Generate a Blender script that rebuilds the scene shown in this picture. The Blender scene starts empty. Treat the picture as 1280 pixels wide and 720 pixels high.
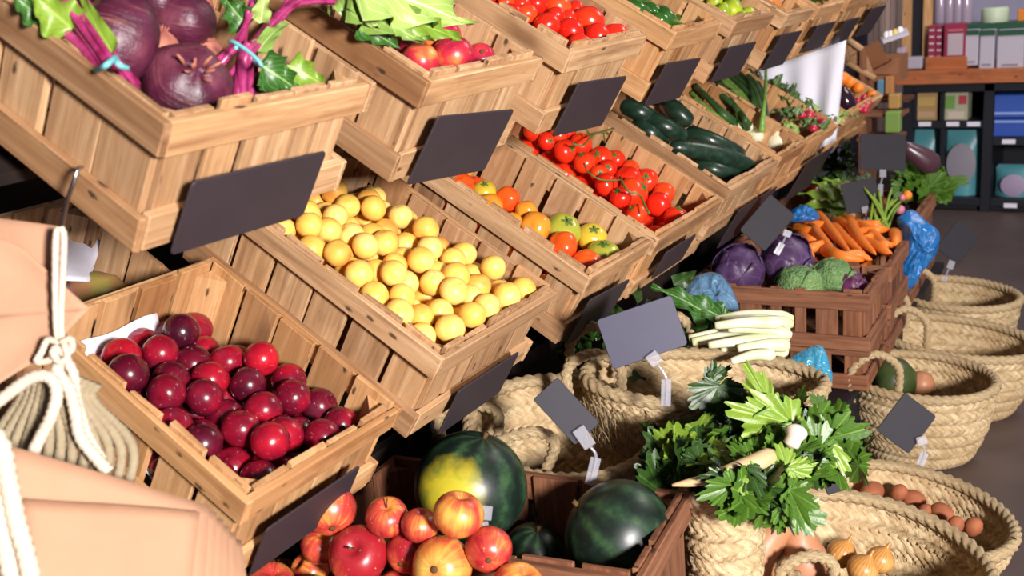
import bpy, math, random
import numpy as np
from mathutils import Vector, Matrix
rnd = random.Random(11)
nr = np.random.RandomState(5)
sc = bpy.context.scene
col = sc.collection
PI = math.pi
# ------------------------------------------------------------------ camera (floor z = 0, row of crates runs along +Y)
FPX = 1345.157
EYE = np.array([0, 0, 1.2])
def _cam():
    p, y, r = math.radians(15.8534), math.radians(31.7535), math.radians(-4.7954)
    c, s = math.cos(y), math.sin(y)
    R = np.array([c, s, 0.]); fw = np.array([-s, c, 0.])
    F = fw*math.cos(p)-np.array([0, 0, math.sin(p)]); U = fw*math.sin(p)+np.array([0, 0, math.cos(p)])
    return R*math.cos(r)+U*math.sin(r), -R*math.sin(r)+U*math.cos(r), F
CR, CU, CF = _cam()
def ray(u, v): return CF+(u-640)/FPX*CR+(360-v)/FPX*CU
def ud(u, v, d): return EYE+ray(u, v)*d
def uz(u, v, z):
    r = ray(u, v); return EYE+r*((z-EYE[2])/r[2])
def ux(u, v, x):
    r = ray(u, v); return EYE+r*(x/r[0])
def uy(u, v, y):
    r = ray(u, v); return EYE+r*(y/r[1])
cd = bpy.data.cameras.new('camera'); cam = bpy.data.objects.new('camera', cd); col.objects.link(cam)
cam.matrix_world = Matrix(((CR[0], CU[0], -CF[0], EYE[0]), (CR[1], CU[1], -CF[1], EYE[1]), (CR[2], CU[2], -CF[2], EYE[2]), (0, 0, 0, 1)))
cd.sensor_width = 36; cd.lens = FPX/1280*36; cd.clip_start = 0.02
cd.dof.use_dof = True; cd.dof.focus_distance = 1.75; cd.dof.aperture_fstop = 6.3
sc.camera = cam

# ------------------------------------------------------------------ tagging
def tag(o, label=None, cat=None, group=None, kind=None):
    if label: o['label'] = label
    if cat: o['category'] = cat
    if group: o['group'] = group
    if kind: o['kind'] = kind
    return o
def empty(name, loc, label, cat, group=None, mat=None):
    o = bpy.data.objects.new(name, None); col.objects.link(o)
    o.empty_display_size = .02
    if mat is not None: o.matrix_world = mat
    else: o.location = Vector(loc)
    return tag(o, label, cat, group)
def copy_tree(o, parent=None):
    c = o.copy(); col.objects.link(c)
    if parent is not None: c.parent = parent
    for ch in list(o.children): copy_tree(ch, c)
    return c
ORD = ['first', 'second', 'third', 'fourth', 'fifth', 'sixth', 'seventh', 'eighth', 'ninth', 'tenth', 'eleventh', 'twelfth', 'thirteenth', 'fourteenth']

# ------------------------------------------------------------------ mesh building
class MB:
    def __init__(s): s.v = []; s.f = []; s.uv = []; s.tone = []; s.n = 0
    def add(s, V, Fc, UV=None, tone=None):
        """V (n,3); Fc list of index tuples; UV per vertex (n,2) or list per face"""
        V = np.asarray(V, float); s.v.append(V)
        t = rnd.random() if tone is None else tone
        pf = isinstance(UV, list) and hasattr(UV[0][0], '__len__')
        for i, f in enumerate(Fc):
            s.f.append(tuple(int(k)+s.n for k in f))
            if UV is None: s.uv.extend([(0, 0)]*len(f))
            elif pf: s.uv.extend(UV[i])
            else: s.uv.extend([(UV[k][0], UV[k][1]) for k in f])
            s.tone.extend([t]*len(f))
        s.n += len(V)
    def box(s, c, size, M=None, ax=None, jit=0., tone=None):
        c = np.array(c, float); h = np.array(size, float)/2
        if ax is None: ax = int(np.argmax(size))
        V = np.array([[x, y, z] for x in (-1, 1) for y in (-1, 1) for z in (-1, 1)], float)*h
        L = V.copy()
        if jit: V = V+nr.uniform(-jit, jit, V.shape)
        V = V+c
        if M is not None: V = V@np.array(M).T
        Fc = [(0, 1, 3, 2), (4, 6, 7, 5), (0, 4, 5, 1), (2, 3, 7, 6), (0, 2, 6, 4), (1, 5, 7, 3)]
        ou, ov = rnd.random()*40, rnd.random()*40
        uv = []
        for fi, f in enumerate(Fc):
            na = fi//2; oth = [a for a in (0, 1, 2) if a != na]
            if ax in oth: a, b = ax, [q for q in oth if q != ax][0]
            else: a, b = oth
            uv.append([(L[k][a]+ou, L[k][b]+ov+na*.13) for k in f])
        s.add(V, Fc, uv, tone)
    def tube(s, P, r, n=8, cap=True, disp=None, flat=None, tone=None, up=None):
        P = np.asarray(P, float); m = len(P)
        r = np.broadcast_to(np.asarray(r, float), (m,))
        T = np.gradient(P, axis=0); T /= np.linalg.norm(T, axis=1)[:, None]+1e-12
        a = np.array([0, 0, 1.]) if up is None else np.array(up, float)
        if abs(T[0]@a) > .95: a = np.array([1., 0, 0])
        N = a-T[0]*(T[0]@a); N /= np.linalg.norm(N)
        S = np.concatenate([[0], np.cumsum(np.linalg.norm(np.diff(P, axis=0), axis=1))])
        th = np.linspace(0, 2*PI, n, endpoint=False)
        V = []; UV = []
        for i in range(m):
            N = N-T[i]*(T[i]@N); N /= np.linalg.norm(N)+1e-12
            B = np.cross(T[i], N)
            rr = r[i]*np.ones(n) if disp is None else disp(th, S[i])
            fx = 1 if flat is None else flat
            V.append(P[i]+np.outer(rr*np.cos(th), N)+np.outer(rr*np.sin(th)*fx, B)); UV += [(S[i], k/n) for k in range(n)]
        Fc = [(i*n+k, i*n+(k+1) % n, (i+1)*n+(k+1) % n, (i+1)*n+k) for i in range(m-1) for k in range(n)]
        if cap: Fc += [tuple(range(n-1, -1, -1)), tuple((m-1)*n+k for k in range(n))]
        s.add(np.concatenate(V), Fc, UV, tone)
    def lathe(s, prof, n=24, fn=None, M=None, tone=None):
        """prof: list of (r, z); closes at r = 0 ends"""
        V = []; UV = []
        th = np.linspace(0, 2*PI, n, endpoint=False)
        for r, z in prof:
            for k in range(n): V.append((r*math.cos(th[k]), r*math.sin(th[k]), z)); UV.append((k/n, z))
        V = np.array(V)
        if fn is not None: V = fn(V)
        if M is not None: V = V@np.array(M)[:3, :3].T+np.array(M)[:3, 3]
        m = len(prof)
        Fc = [(i*n+k, i*n+(k+1) % n, (i+1)*n+(k+1) % n, (i+1)*n+k) for i in range(m-1) for k in range(n)]
        Fc += [tuple(range(n-1, -1, -1)), tuple((m-1)*n+k for k in range(n))]
        s.add(V, Fc, UV, tone)
    def grid(s, V, nu, nv, UV=None, tone=None, wrap=False):
        Fc = []
        for i in range(nu-1):
            for j in range(nv if wrap else nv-1):
                k = (j+1) % nv
                Fc.append((i*nv+j, i*nv+k, (i+1)*nv+k, (i+1)*nv+j))
        if UV is None: UV = [(i/(nu-1), j/max(1, nv-1)) for i in range(nu) for j in range(nv)]
        s.add(V, Fc, UV, tone)
    def mesh(s, name, mat, smooth=True):
        me = bpy.data.meshes.new(name)
        V = np.concatenate(s.v) if s.v else np.zeros((0, 3))
        me.from_pydata(V.tolist(), [], s.f)
        uvl = me.uv_layers.new(name='UVMap'); uvl.data.foreach_set('uv', np.array(s.uv, float).ravel())
        at = me.attributes.new('tone', 'FLOAT', 'CORNER'); at.data.foreach_set('value', np.array(s.tone, float))
        if smooth: me.polygons.foreach_set('use_smooth', [True]*len(me.polygons))
        me.materials.append(mat); me.update()
        return me
    def build(s, name, mat, parent=None, smooth=True, bevel=0, mod=None):
        o = bpy.data.objects.new(name, s.mesh(name, mat, smooth)); col.objects.link(o)
        if parent is not None: o.parent = parent
        if bevel:
            b = o.modifiers.new('b', 'BEVEL'); b.width = bevel; b.segments = 1; b.limit_method = 'ANGLE'
        if mod == 'solid': pass
        return o
def solidify(o, t, off=-1):
    m = o.modifiers.new('s', 'SOLIDIFY'); m.thickness = t; m.offset = off; return o
def subsurf(o, n=1):
    m = o.modifiers.new('ss', 'SUBSURF'); m.levels = n; m.render_levels = n; return o
def obj(name, me, parent=None, M=None):
    o = bpy.data.objects.new(name, me); col.objects.link(o)
    if parent is not None: o.parent = parent
    if M is not None: o.matrix_local = M
    return o
def spline(pts, n=24):
    """Catmull-Rom through pts"""
    P = np.asarray(pts, float)
    P = np.concatenate([[2*P[0]-P[1]], P, [2*P[-1]-P[-2]]])
    out = []; m = len(P)-3
    for i in range(m):
        p0, p1, p2, p3 = P[i:i+4]
        k = max(2, n//m)
        for t in np.linspace(0, 1, k, endpoint=(i == m-1)):
            out.append(.5*((2*p1)+(-p0+p2)*t+(2*p0-5*p1+4*p2-p3)*t*t+(-p0+3*p1-3*p2+p3)*t**3))
    return np.array(out)
def rope_disp(r, pitch, strands=3, depth=.28):
    return lambda th, s: 1-depth+depth*np.abs(np.cos(strands/2.*(th-2*PI*s/pitch)))
def frame(z, xh=(1, 0, 0)):
    """3x3 with columns x,y,z from a z direction"""
    z = np.array(z, float); z /= np.linalg.norm(z); x = np.array(xh, float); x = x-z*(x@z)
    if np.linalg.norm(x) < 1e-4: x = np.cross(z, [0, 1, 0.3])
    x /= np.linalg.norm(x); y = np.cross(z, x)
    return np.stack([x, y, z], 1)
def M4(R3, t):
    M = np.eye(4); M[:3, :3] = R3; M[:3, 3] = t; return Matrix(M.tolist())

# ------------------------------------------------------------------ materials
class N:
    def __init__(s, name, rough=.6, spec=.4):
        s.m = bpy.data.materials.new(name); s.m.use_nodes = True
        s.t = s.m.node_tree; s.b = s.t.nodes['Principled BSDF']
        s.b.inputs['Roughness'].default_value = rough; s.b.inputs['Specular IOR Level'].default_value = spec
    def nd(s, typ, **kw):
        n = s.t.nodes.new(typ)
        for k, v in kw.items():
            if k.startswith('_'): setattr(n, k[1:], v)
        return n
    def ln(s, a, b): s.t.links.new(a, b)
    def setp(s, sock, v):
        if isinstance(v, bpy.types.NodeSocket): s.ln(v, sock)
        elif v is not None: sock.default_value = v
    def coord(s, which='Object', scale=None, loc=None, rot=None):
        if which == 'UV': o = s.nd('ShaderNodeUVMap').outputs['UV']
        else: o = s.nd('ShaderNodeTexCoord').outputs[which]
        if scale is None and loc is None and rot is None: return o
        mp = s.nd('ShaderNodeMapping'); s.ln(o, mp.inputs['Vector'])
        if scale is not None: mp.inputs['Scale'].default_value = scale if hasattr(scale, '__len__') else (scale,)*3
        if loc is not None: s.setp(mp.inputs['Location'], loc)
        if rot is not None: mp.inputs['Rotation'].default_value = rot
        return mp.outputs['Vector']
    def noise(s, vec, scale=5, detail=3, rough=.55, dist=0., w=None):
        n = s.nd('ShaderNodeTexNoise'); 
        if w is not None: n.noise_dimensions = '4D'; s.setp(n.inputs['W'], w)
        s.ln(vec, n.inputs['Vector'])
        n.inputs['Scale'].default_value = scale; n.inputs['Detail'].default_value = detail; n.inputs['Roughness'].default_value = rough; n.inputs['Distortion'].default_value = dist
        return n.outputs['Fac']
    def voro(s, vec, scale=5, feat='F1', out='Distance'):
        n = s.nd('ShaderNodeTexVoronoi'); n.feature = feat; s.ln(vec, n.inputs['Vector']); n.inputs['Scale'].default_value = scale
        return n.outputs[out]
    def math(s, op, a, b=None, clamp=False):
        n = s.nd('ShaderNodeMath'); n.operation = op; n.use_clamp = clamp; s.setp(n.inputs[0], a)
        if b is not None: s.setp(n.inputs[1], b)
        return n.outputs[0]
    def ramp(s, fac, stops, interp='LINEAR'):
        n = s.nd('ShaderNodeValToRGB'); n.color_ramp.interpolation = interp; e = n.color_ramp.elements
        while len(e) < len(stops): e.new(.5)
        for k, (p, c) in enumerate(stops):
            e[k].position = p; e[k].color = (*c, 1) if hasattr(c, '__len__') else (c, c, c, 1)
        s.ln(fac, n.inputs['Fac']); return n.outputs['Color']
    def mix(s, fac, a, b, mode='MIX'):
        n = s.nd('ShaderNodeMix'); n.data_type = 'RGBA'; n.blend_type = mode
        s.setp(n.inputs[0], fac)
        for k, v in ((6, a), (7, b)):
            if isinstance(v, tuple) and len(v) == 3: v = (*v, 1)
            s.setp(n.inputs[k], v)
        return n.outputs[2]
    def rand(s): return s.nd('ShaderNodeObjectInfo').outputs['Random']
    def attr(s, name): 
        n = s.nd('ShaderNodeAttribute'); n.attribute_name = name; return n.outputs['Fac']
    def sep(s, vec, k):
        n = s.nd('ShaderNodeSeparateXYZ'); s.ln(vec, n.inputs[0]); return n.outputs[k]
    def base(s, c):
        if isinstance(c, tuple): c = (*c, 1)
        s.setp(s.b.inputs['Base Color'], c); return s
    def bump(s, h, strength=.3, dist=.002):
        n = s.nd('ShaderNodeBump'); n.inputs['Strength'].default_value = strength; n.inputs['Distance'].default_value = dist
        s.ln(h, n.inputs['Height']); s.ln(n.outputs['Normal'], s.b.inputs['Normal']); return s
    def sub(s, w, rad=(1, .4, .2), scale=.01):
        s.b.inputs['Subsurface Weight'].default_value = w; s.b.inputs['Subsurface Radius'].default_value = rad; s.b.inputs['Subsurface Scale'].default_value = scale; return s
    def coat(s, w, r=.1): s.b.inputs['Coat Weight'].default_value = w; s.b.inputs['Coat Roughness'].default_value = r; return s
def srgb(h):
    h = h.lstrip('#'); c = [int(h[i:i+2], 16)/255 for i in (0, 2, 4)]
    return tuple(x/12.92 if x <= .04045 else ((x+.055)/1.055)**2.4 for x in c)

def wood(name, c1, c2, c3, mark=(.03, .018, .012), rough=.7):
    n = N(name, rough, .25)
    uv = n.coord('UV')
    g = n.noise(n.coord('UV', (5, 90, 1)), 1.0, 4, .6, .6)
    g2 = n.noise(n.coord('UV', (2.2, 26, 1)), 1.0, 3, .5, 1.2)
    t = n.attr('tone')
    c = n.ramp(n.math('ADD', n.math('MULTIPLY', g, .55), n.math('MULTIPLY', g2, .45)), [(.3, c3), (.5, c1), (.72, c2)])
    c = n.mix(n.math('MULTIPLY', n.math('POWER', n.math('FRACT', n.math('MULTIPLY', t, 7.3)), 3.0), .6), c, c3, 'MULTIPLY')
    c = n.mix(n.math('MULTIPLY', n.math('GREATER_THAN', t, .7), .35), c, (.95, .80, .62), 'MULTIPLY')
    # grime blotches
    bl = n.noise(n.coord('UV', (9, 16, 1)), 1.0, 3, .6)
    c = n.mix(n.ramp(bl, [(.56, 0.), (.75, .55)]), c, (.42, .27, .17), 'MULTIPLY')
    # dark dents and nail scars
    vec = n.coord('UV', (26, 62, 1))
    d = n.voro(vec, 1.0); cc = n.voro(vec, 1.0, out='Color')
    gate = n.math('GREATER_THAN', n.sep(cc, 0), .84)
    wob = n.math('ADD', d, n.math('MULTIPLY', n.noise(n.coord('UV', (120, 160, 1)), 1., 2), .25))
    spot = n.math('MULTIPLY', n.ramp(wob, [(.24, 1.), (.38, 0.)]), gate)
    kn = n.voro(n.coord('UV', (5, 13, 1)), 1.0); kc = n.voro(n.coord('UV', (5, 13, 1)), 1.0, out='Color')
    c = n.mix(n.math('MULTIPLY', n.ramp(kn, [(.08, .75), (.30, 0.)]), n.math('GREATER_THAN', n.sep(kc, 1), .72)), c, (.16, .075, .035))
    fine = n.noise(n.coord('UV', (26, 420, 1)), 1., 3, .7)
    c = n.mix(n.ramp(fine, [(.56, 0.), (.72, .5)]), c, c3)
    c = n.mix(n.math('MULTIPLY', spot, .85), c, mark)
    n.base(c); n.bump(n.math('SUBTRACT', g, n.math('MULTIPLY', spot, .8)), .35, .0012)
    return n.m
M = {}
M['wood'] = wood('pale_crate_wood', srgb('bb946b'), srgb('d8b892'), srgb('8d694a'))
M['wood_warm'] = wood('warm_crate_wood', srgb('c09364'), srgb('d9b286'), srgb('997048'))
M['wood_old'] = wood('old_brown_crate_wood', srgb('84573f'), srgb('a0714f'), srgb('553626'))
M['wood_counter'] = wood('counter_wood', srgb('a8623c'), srgb('b87248'), srgb('8c4f30'), rough=.45)
def plain(name, c, rough=.6, spec=.4, var=.0, nscale=12, c2=None, bump=0, coat=0):
    n = N(name, rough, spec)
    if c2 is not None:
        n.base(n.mix(n.ramp(n.noise(n.coord('Object'), nscale, 4), [(.35, 0.), (.65, 1.)]), c, c2))
    else: n.base(c)
    if bump: n.bump(n.noise(n.coord('Object'), nscale*3, 4), bump, .002)
    if coat: n.coat(coat)
    return n.m
n = N('slate', .55, .3); co = n.coord('Object')
n.base(n.mix(n.noise(co, 14, 5, .65), srgb('2e262b'), srgb('3a3136'))); n.bump(n.noise(co, 160, 3), .08, .001); M['slate'] = n.m
n = N('slate_blue', .5, .3); n.base(n.mix(n.noise(n.coord('Object'), 20, 5, .65), srgb('2a2840'), srgb('34324a'))); M['slate_blue'] = n.m
n = N('slate_dark', .55, .3); n.base(n.mix(n.noise(n.coord('Object'), 20, 5, .65), srgb('25222c'), srgb('2e2a34'))); M['slate_dark'] = n.m
n = N('slate_black', .6, .25); n.base(n.mix(n.noise(n.coord('Object'), 20, 5, .65), srgb('17151c'), srgb('221f28'))); M['slate_black'] = n.m
# apricot: yellow with an orange blush on one side
n = N('apricot_skin', .42, .35); co = n.coord('Object'); rd = n.rand()
bl = n.math('ADD', n.noise(co, 26, 2, .5, w=n.math('MULTIPLY', rd, 30)), n.math('MULTIPLY', n.math('SUBTRACT', rd, .5), .30))
c = n.ramp(bl, [(.3, srgb('f3cf76')), (.52, srgb('efbf58')), (.7, srgb('e8a548')), (.88, srgb('d97a3a'))])
sp = n.noise(co, 260, 2); c = n.mix(n.ramp(sp, [(.66, 0.), (.74, .5)]), c, srgb('b5702c'))
n.base(c); n.sub(.12, (1, .5, .15), .006); n.bump(n.noise(co, 180, 2), .06, .001); M['apricot'] = n.m
# plum
n = N('plum_skin', .2, .5); co = n.coord('Object'); rd = n.rand()
bl = n.math('ADD', n.noise(co, 24, 3, .5, w=n.math('MULTIPLY', rd, 40)), n.math('MULTIPLY', n.math('SUBTRACT', rd, .5), .42))
c = n.ramp(bl, [(.2, srgb('3a0a1c')), (.45, srgb('640c22')), (.62, srgb('8c1026')), (.88, srgb('b01626'))])
sp = n.noise(co, 300, 2); c = n.mix(n.ramp(sp, [(.68, 0.), (.76, .4)]), c, srgb('c98a76'))
bloom = n.ramp(n.noise(co, 22, 4, .6, w=n.math('MULTIPLY', rd, 11)), [(.58, 0.), (.8, .16)])
c = n.mix(bloom, c, srgb('8a5a74')); n.base(c); n.b.inputs['Roughness'].default_value = .24; n.coat(.25, .08); M['plum'] = n.m
# red tomato
n = N('red_tomato_skin', .16, .5); co = n.coord('Object'); rd = n.rand()
bl = n.math('ADD', n.noise(co, 9, 2, .5, w=n.math('MULTIPLY', rd, 30)), n.math('MULTIPLY', n.math('SUBTRACT', rd, .5), .3))
c = n.ramp(bl, [(.25, srgb('c81d10')), (.5, srgb('e02a14')), (.8, srgb('ee4a1c'))]); n.base(c); n.b.inputs['Roughness'].default_value = .24; n.coat(.12, .1); M['tomato'] = n.m
# ripening tomatoes: shoulder green/yellow, base orange/red, shade set per fruit
def ripening(name, a, b, c_):
    n = N(name, .2, .5); co = n.coord('Object'); z = n.sep(co, 2)
    f = n.math('ADD', n.math('MULTIPLY', z, 9.), n.math('ADD', n.noise(co, 18, 3), 0.))
    n.base(n.ramp(f, [(.15, a), (.5, b), (.85, c_)])); n.coat(.3, .06); n.sub(.06, (1, .4, .1), .006); return n.m
M['tom_red'] = ripening('tomato_red_orange', srgb('d82c12'), srgb('e5481a'), srgb('e8641f'))
M['tom_orange'] = ripening('tomato_orange', srgb('df5a1e'), srgb('e88a2c'), srgb('c99732'))
M['tom_yellow'] = ripening('tomato_yellow', srgb('e2a32a'), srgb('dcb134'), srgb('a9a238'))
M['tom_green'] = ripening('tomato_yellow_green', srgb('cfae36'), srgb('b9b03c'), srgb('7f8f33'))
# peach / nectarine
n = N('nectarine_skin', .32, .45); co = n.coord('Object'); rd = n.rand()
bl = n.math('ADD', n.noise(co, 20, 3, .5, w=n.math('MULTIPLY', rd, 40)), n.math('MULTIPLY', n.math('SUBTRACT', rd, .5), .16))
c = n.ramp(bl, [(.28, srgb('5e1430')), (.45, srgb('9c1a38')), (.58, srgb('c9323a')), (.72, srgb('e8863c'))])
sp = n.noise(co, 220, 2); c = n.mix(n.ramp(sp, [(.66, 0.), (.75, .5)]), c, srgb('f0b070')); n.base(c); n.coat(.15, .15); M['peach'] = n.m
# apple: yellow ground with red streaks running from the stalk
n = N('apple_skin', .25, .5); co = n.coord('Object'); rd = n.rand()
th = n.math('ARCTAN2', n.sep(co, 1), n.sep(co, 0)); cmb = n.nd('ShaderNodeCombineXYZ')
n.ln(n.math('MULTIPLY', n.math('SINE', th), 4.5), cmb.inputs[0]); n.ln(n.math('MULTIPLY', n.math('COSINE', th), 4.5), cmb.inputs[1]); n.ln(n.math('MULTIPLY', n.sep(co, 2), 18.), cmb.inputs[2])
st = n.noise(cmb.outputs[0], 1.2, 4, .65, w=n.math('MULTIPLY', rd, 50))
big = n.noise(co, 20, 2, .5, w=n.math('MULTIPLY', rd, 23))
f = n.math('ADD', n.math('MULTIPLY', st, .34), n.math('ADD', n.math('MULTIPLY', big, .76), n.math('MULTIPLY', n.math('SUBTRACT', rd, .5), .25)))
c = n.ramp(f, [(.38, srgb('d8aa50')), (.47, srgb('d4863e')), (.55, srgb('c04a36')), (.68, srgb('981f28'))])
sp = n.noise(co, 190, 2); c = n.mix(n.ramp(sp, [(.67, 0.), (.74, .5)]), c, srgb('f0cf94')); n.base(c); n.b.inputs['Roughness'].default_value = .32; n.coat(.08, .2); M['apple'] = n.m
# beet
n = N('beet_skin', .42, .4); co = n.coord('Object'); rd = n.rand()
a = n.noise(co, 16, 4, .6, w=n.math('MULTIPLY', rd, 30)); zz = n.sep(co, 2)
c = n.ramp(a, [(.3, srgb('2e0f1c')), (.55, srgb('4e1a30')), (.75, srgb('743c48'))])
rn = n.noise(n.coord('Object', (12, 12, 200)), 1.0, 2); c = n.mix(n.ramp(rn, [(.6, 0.), (.75, .45)]), c, srgb('b98468'))
n.base(c); n.bump(n.math('ADD', rn, n.math('ADD', a, n.noise(co, 120, 4, .7))), .5, .003); n.coat(.12, .3); M['beet'] = n.m
n = N('beet_pale_skin', .65, .3); co = n.coord('Object')
c = n.ramp(n.noise(co, 18, 4, .6), [(.3, srgb('8a4a45')), (.55, srgb('a86a58')), (.78, srgb('bf8d68'))]); n.base(c); n.bump(n.noise(co, 90, 3), .3, .002); M['beet_pale'] = n.m
M['beet_stem'] = plain('beet_stem', srgb('7c1544'), .35, .5, c2=srgb('a83a70'), nscale=60)
# watermelons
def melon(name, patch):
    n = N(name, .40, .45); co = n.coord('Object')
    th = n.math('ARCTAN2', n.sep(co, 1), n.sep(co, 0))
    w = n.noise(co, 22, 4, .6); f = n.math('ADD', n.math('MULTIPLY', n.math('SINE', n.math('ADD', n.math('MULTIPLY', th, 9.), n.math('MULTIPLY', w, 7.))), .22), n.noise(co, 50, 4, .6))
    c = n.ramp(f, [(.3, srgb('121e18')), (.6, srgb('1e3324')), (.85, srgb('34502f'))])
    if patch is not None:
        d = n.nd('ShaderNodeVectorMath'); d.operation = 'DISTANCE'; n.ln(co, d.inputs[0]); d.inputs[1].default_value = patch
        pf = n.math('ADD', n.math('MULTIPLY', d.outputs['Value'], 10.), n.math('MULTIPLY', n.math('SUBTRACT', n.noise(co, 20, 4), .5), .6))
        c = n.mix(n.ramp(pf, [(.28, 0.), (.40, .35), (.62, 1.)]), n.mix(n.ramp(n.noise(co, 40, 4), [(.4, 0.), (.7, .5)]), srgb('bcae2c'), srgb('8a982c')), c)
    n.base(c); n.coat(.15, .28); n.bump(n.noise(co, 60, 4), .12, .002); return n.m
# greens
def leafm(name, a, b, vein=None, rough=.4):
    n = N(name, rough, .4); uv = n.coord('UV')
    x = n.math('ABSOLUTE', n.math('SUBTRACT', n.sep(uv, 1), .5))
    c = n.mix(n.noise(n.coord('Object'), 30, 3), a, b)
    c = n.mix(n.math('MULTIPLY', n.attr('tone'), .5), c, b)
    if vein is not None:
        s_ = n.math('ADD', n.math('MULTIPLY', n.sep(uv, 0), 7.), n.math('MULTIPLY', x, -6.))
        side = n.math('LESS_THAN', n.math('ABSOLUTE', n.math('SUBTRACT', n.math('FRACT', s_), .5)), .05)
        mid = n.math('LESS_THAN', x, .03)
        c = n.mix(n.math('MAXIMUM', n.math('MULTIPLY', side, .5), mid), c, vein)
    n.base(c); n.b.inputs['Transmission Weight'].default_value = 0
    n.bump(n.noise(n.coord('Object'), 120, 3), .3, .002)
    return n.m
M['leaf'] = leafm('parsley_leaf', srgb('4c701e'), srgb('365818'), srgb('5e7c30'))
M['leaf_light'] = leafm('light_leaf', srgb('7c962e'), srgb('66862a'), srgb('8fa648'))
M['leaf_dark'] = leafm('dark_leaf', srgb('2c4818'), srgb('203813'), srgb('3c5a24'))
M['leaf_chard'] = leafm('chard_leaf', srgb('386424'), srgb('28501c'), srgb('7c9c58'))
M['leaf_beet'] = leafm('beet_leaf', srgb('86a24a'), srgb('66863a'), srgb('a8b878'))
M['leaf_pale'] = leafm('pale_beet_leaf', srgb('a9bf6a'), srgb('8fae54'), srgb('d4d8a4'))
M['leaf_gray'] = leafm('radish_leaf', srgb('5f7a4a'), srgb('46632f'), srgb('8fa070'))
M['scallion_leaf'] = plain('scallion_leaf', srgb('3c5a2e'), .4, .4, c2=srgb('2c4a26'), nscale=30)
M['stem_green'] = plain('green_stalk', srgb('86a851'), .4, .4, c2=srgb('5f8a38'), nscale=40)
M['stem_white'] = plain('white_stalk', srgb('d9d2ba'), .4, .4, c2=srgb('c4cc98'), nscale=30)
M['vine'] = plain('tomato_vine', srgb('4f6a2a'), .6, .3, c2=srgb('6a7a38'), nscale=60)
M['stalk_brown'] = plain('brown_stalk', srgb('5a4326'), .8, .2)
n = N('cucumber_skin', .32, .45); co = n.coord('Object')
st = n.noise(n.coord('Object', (4, 60, 60)), 1, 3); n.base(n.ramp(n.math('ADD', n.math('MULTIPLY', st, .7), n.math('MULTIPLY', n.noise(co, 60, 2), .3)), [(.35, srgb('15241a')), (.6, srgb('22392a')), (.8, srgb('3f5a3a'))])); n.bump(n.noise(co, 80, 3), .35, .003); n.coat(.15, .2); M['cucumber'] = n.m
n = N('carrot_skin', .42, .4); co = n.coord('Object'); c = n.mix(n.noise(n.coord('Object', (90, 8, 8)), 1, 3), srgb('e2701f'), srgb('f08a34')); n.base(c); n.bump(n.noise(n.coord('Object', (160, 10, 10)), 1, 2), .3, .002); M['carrot'] = n.m
n = N('red_cabbage_leaf', .42, .4); co = n.coord('Object'); rd = n.rand()
v = n.voro(n.coord('Object', 1), 30, 'DISTANCE_TO_EDGE'); c = n.ramp(n.noise(co, 14, 4, .6, w=n.math('MULTIPLY', rd, 20)), [(.3, srgb('33213c')), (.55, srgb('4c3358')), (.75, srgb('6d5a80'))])
c = n.mix(n.ramp(v, [(.0, .3), (.05, 0.)]), c, srgb('7a6688')); n.base(c); n.bump(n.noise(co, 40, 3), .3, .004); M['red_cabbage'] = n.m
n = N('savoy_leaf', .5, .35); co = n.coord('Object')
v = n.voro(co, 130, 'DISTANCE_TO_EDGE'); c = n.ramp(v, [(.0, srgb('7f9a62')), (.1, srgb('5f8650')), (.4, srgb('4f7646'))]); c = n.mix(n.ramp(n.noise(co, 16, 3), [(.4, 0.), (.7, .6)]), c, srgb('86a060')); n.base(c); n.bump(n.ramp(v, [(0., 0.), (.3, 1.)]), .7, .003); M['savoy'] = n.m
M['radicchio'] = plain('radicchio_leaf', srgb('4a1738'), .4, .4, c2=srgb('6d3a60'), nscale=25)
M['radish'] = plain('radish_skin', srgb('b01c3c'), .25, .5, c2=srgb('c8304c'), nscale=30, coat=.2)
n = N('onion_white', .35, .45); co = n.coord('Object'); c = n.mix(n.noise(n.coord('Object', (40, 40, 4)), 1, 2), srgb('efe6c8'), srgb('e2d8b0')); n.base(c); M['onion_white'] = n.m
n = N('onion_brown', .35, .45); co = n.coord('Object'); th = n.math('ARCTAN2', n.sep(co, 1), n.sep(co, 0))
c = n.mix(n.math('POWER', n.math('ABSOLUTE', n.math('SINE', n.math('MULTIPLY', th, 12.))), 3.), srgb('c08a4a'), srgb('a66f36')); c = n.mix(n.ramp(n.noise(co, 20, 3), [(.5, 0.), (.7, .5)]), c, srgb('d8ab6c')); n.base(c); M['onion'] = n.m
M['squash'] = plain('butternut_skin', srgb('b27c5a'), .45, .4, c2=srgb('a87252'), nscale=14)
M['gsquash'] = plain('dark_squash_skin', srgb('2c3a1c'), .4, .4, c2=srgb('3f4a24'), nscale=20)
M['potato'] = plain('red_potato_skin', srgb('a3613f'), .7, .3, c2=srgb('8c4f34'), nscale=30, bump=.3)
M['lemon'] = plain('lemon_skin', srgb('e0b21c'), .4, .4, c2=srgb('e8c43c'), nscale=30, bump=.2)
M['lime'] = plain('lime_skin', srgb('b4bd2c'), .3, .45, c2=srgb('7a9a24'), nscale=22, bump=.1)
M['pepper'] = plain('green_pepper_skin', srgb('3c6e20'), .16, .5, c2=srgb('24511a'), nscale=25, coat=.4)
M['pepper_red'] = plain('red_pepper_skin', srgb('9c1414'), .18, .5, c2=srgb('7a1010'), nscale=25, coat=.3)
M['orange'] = plain('orange_skin', srgb('e6741c'), .4, .4, c2=srgb('ec8a30'), nscale=40, bump=.2)
M['aubergine'] = plain('aubergine_skin', srgb('2a1522'), .15, .5, coat=.4)
M['eggplant_brown'] = plain('brown_aubergine_skin', srgb('4a3038'), .3, .5)
M['mango'] = plain('mango_skin', srgb('8a8a3c'), .4, .4, c2=srgb('9a5a4a'), nscale=14)
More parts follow.
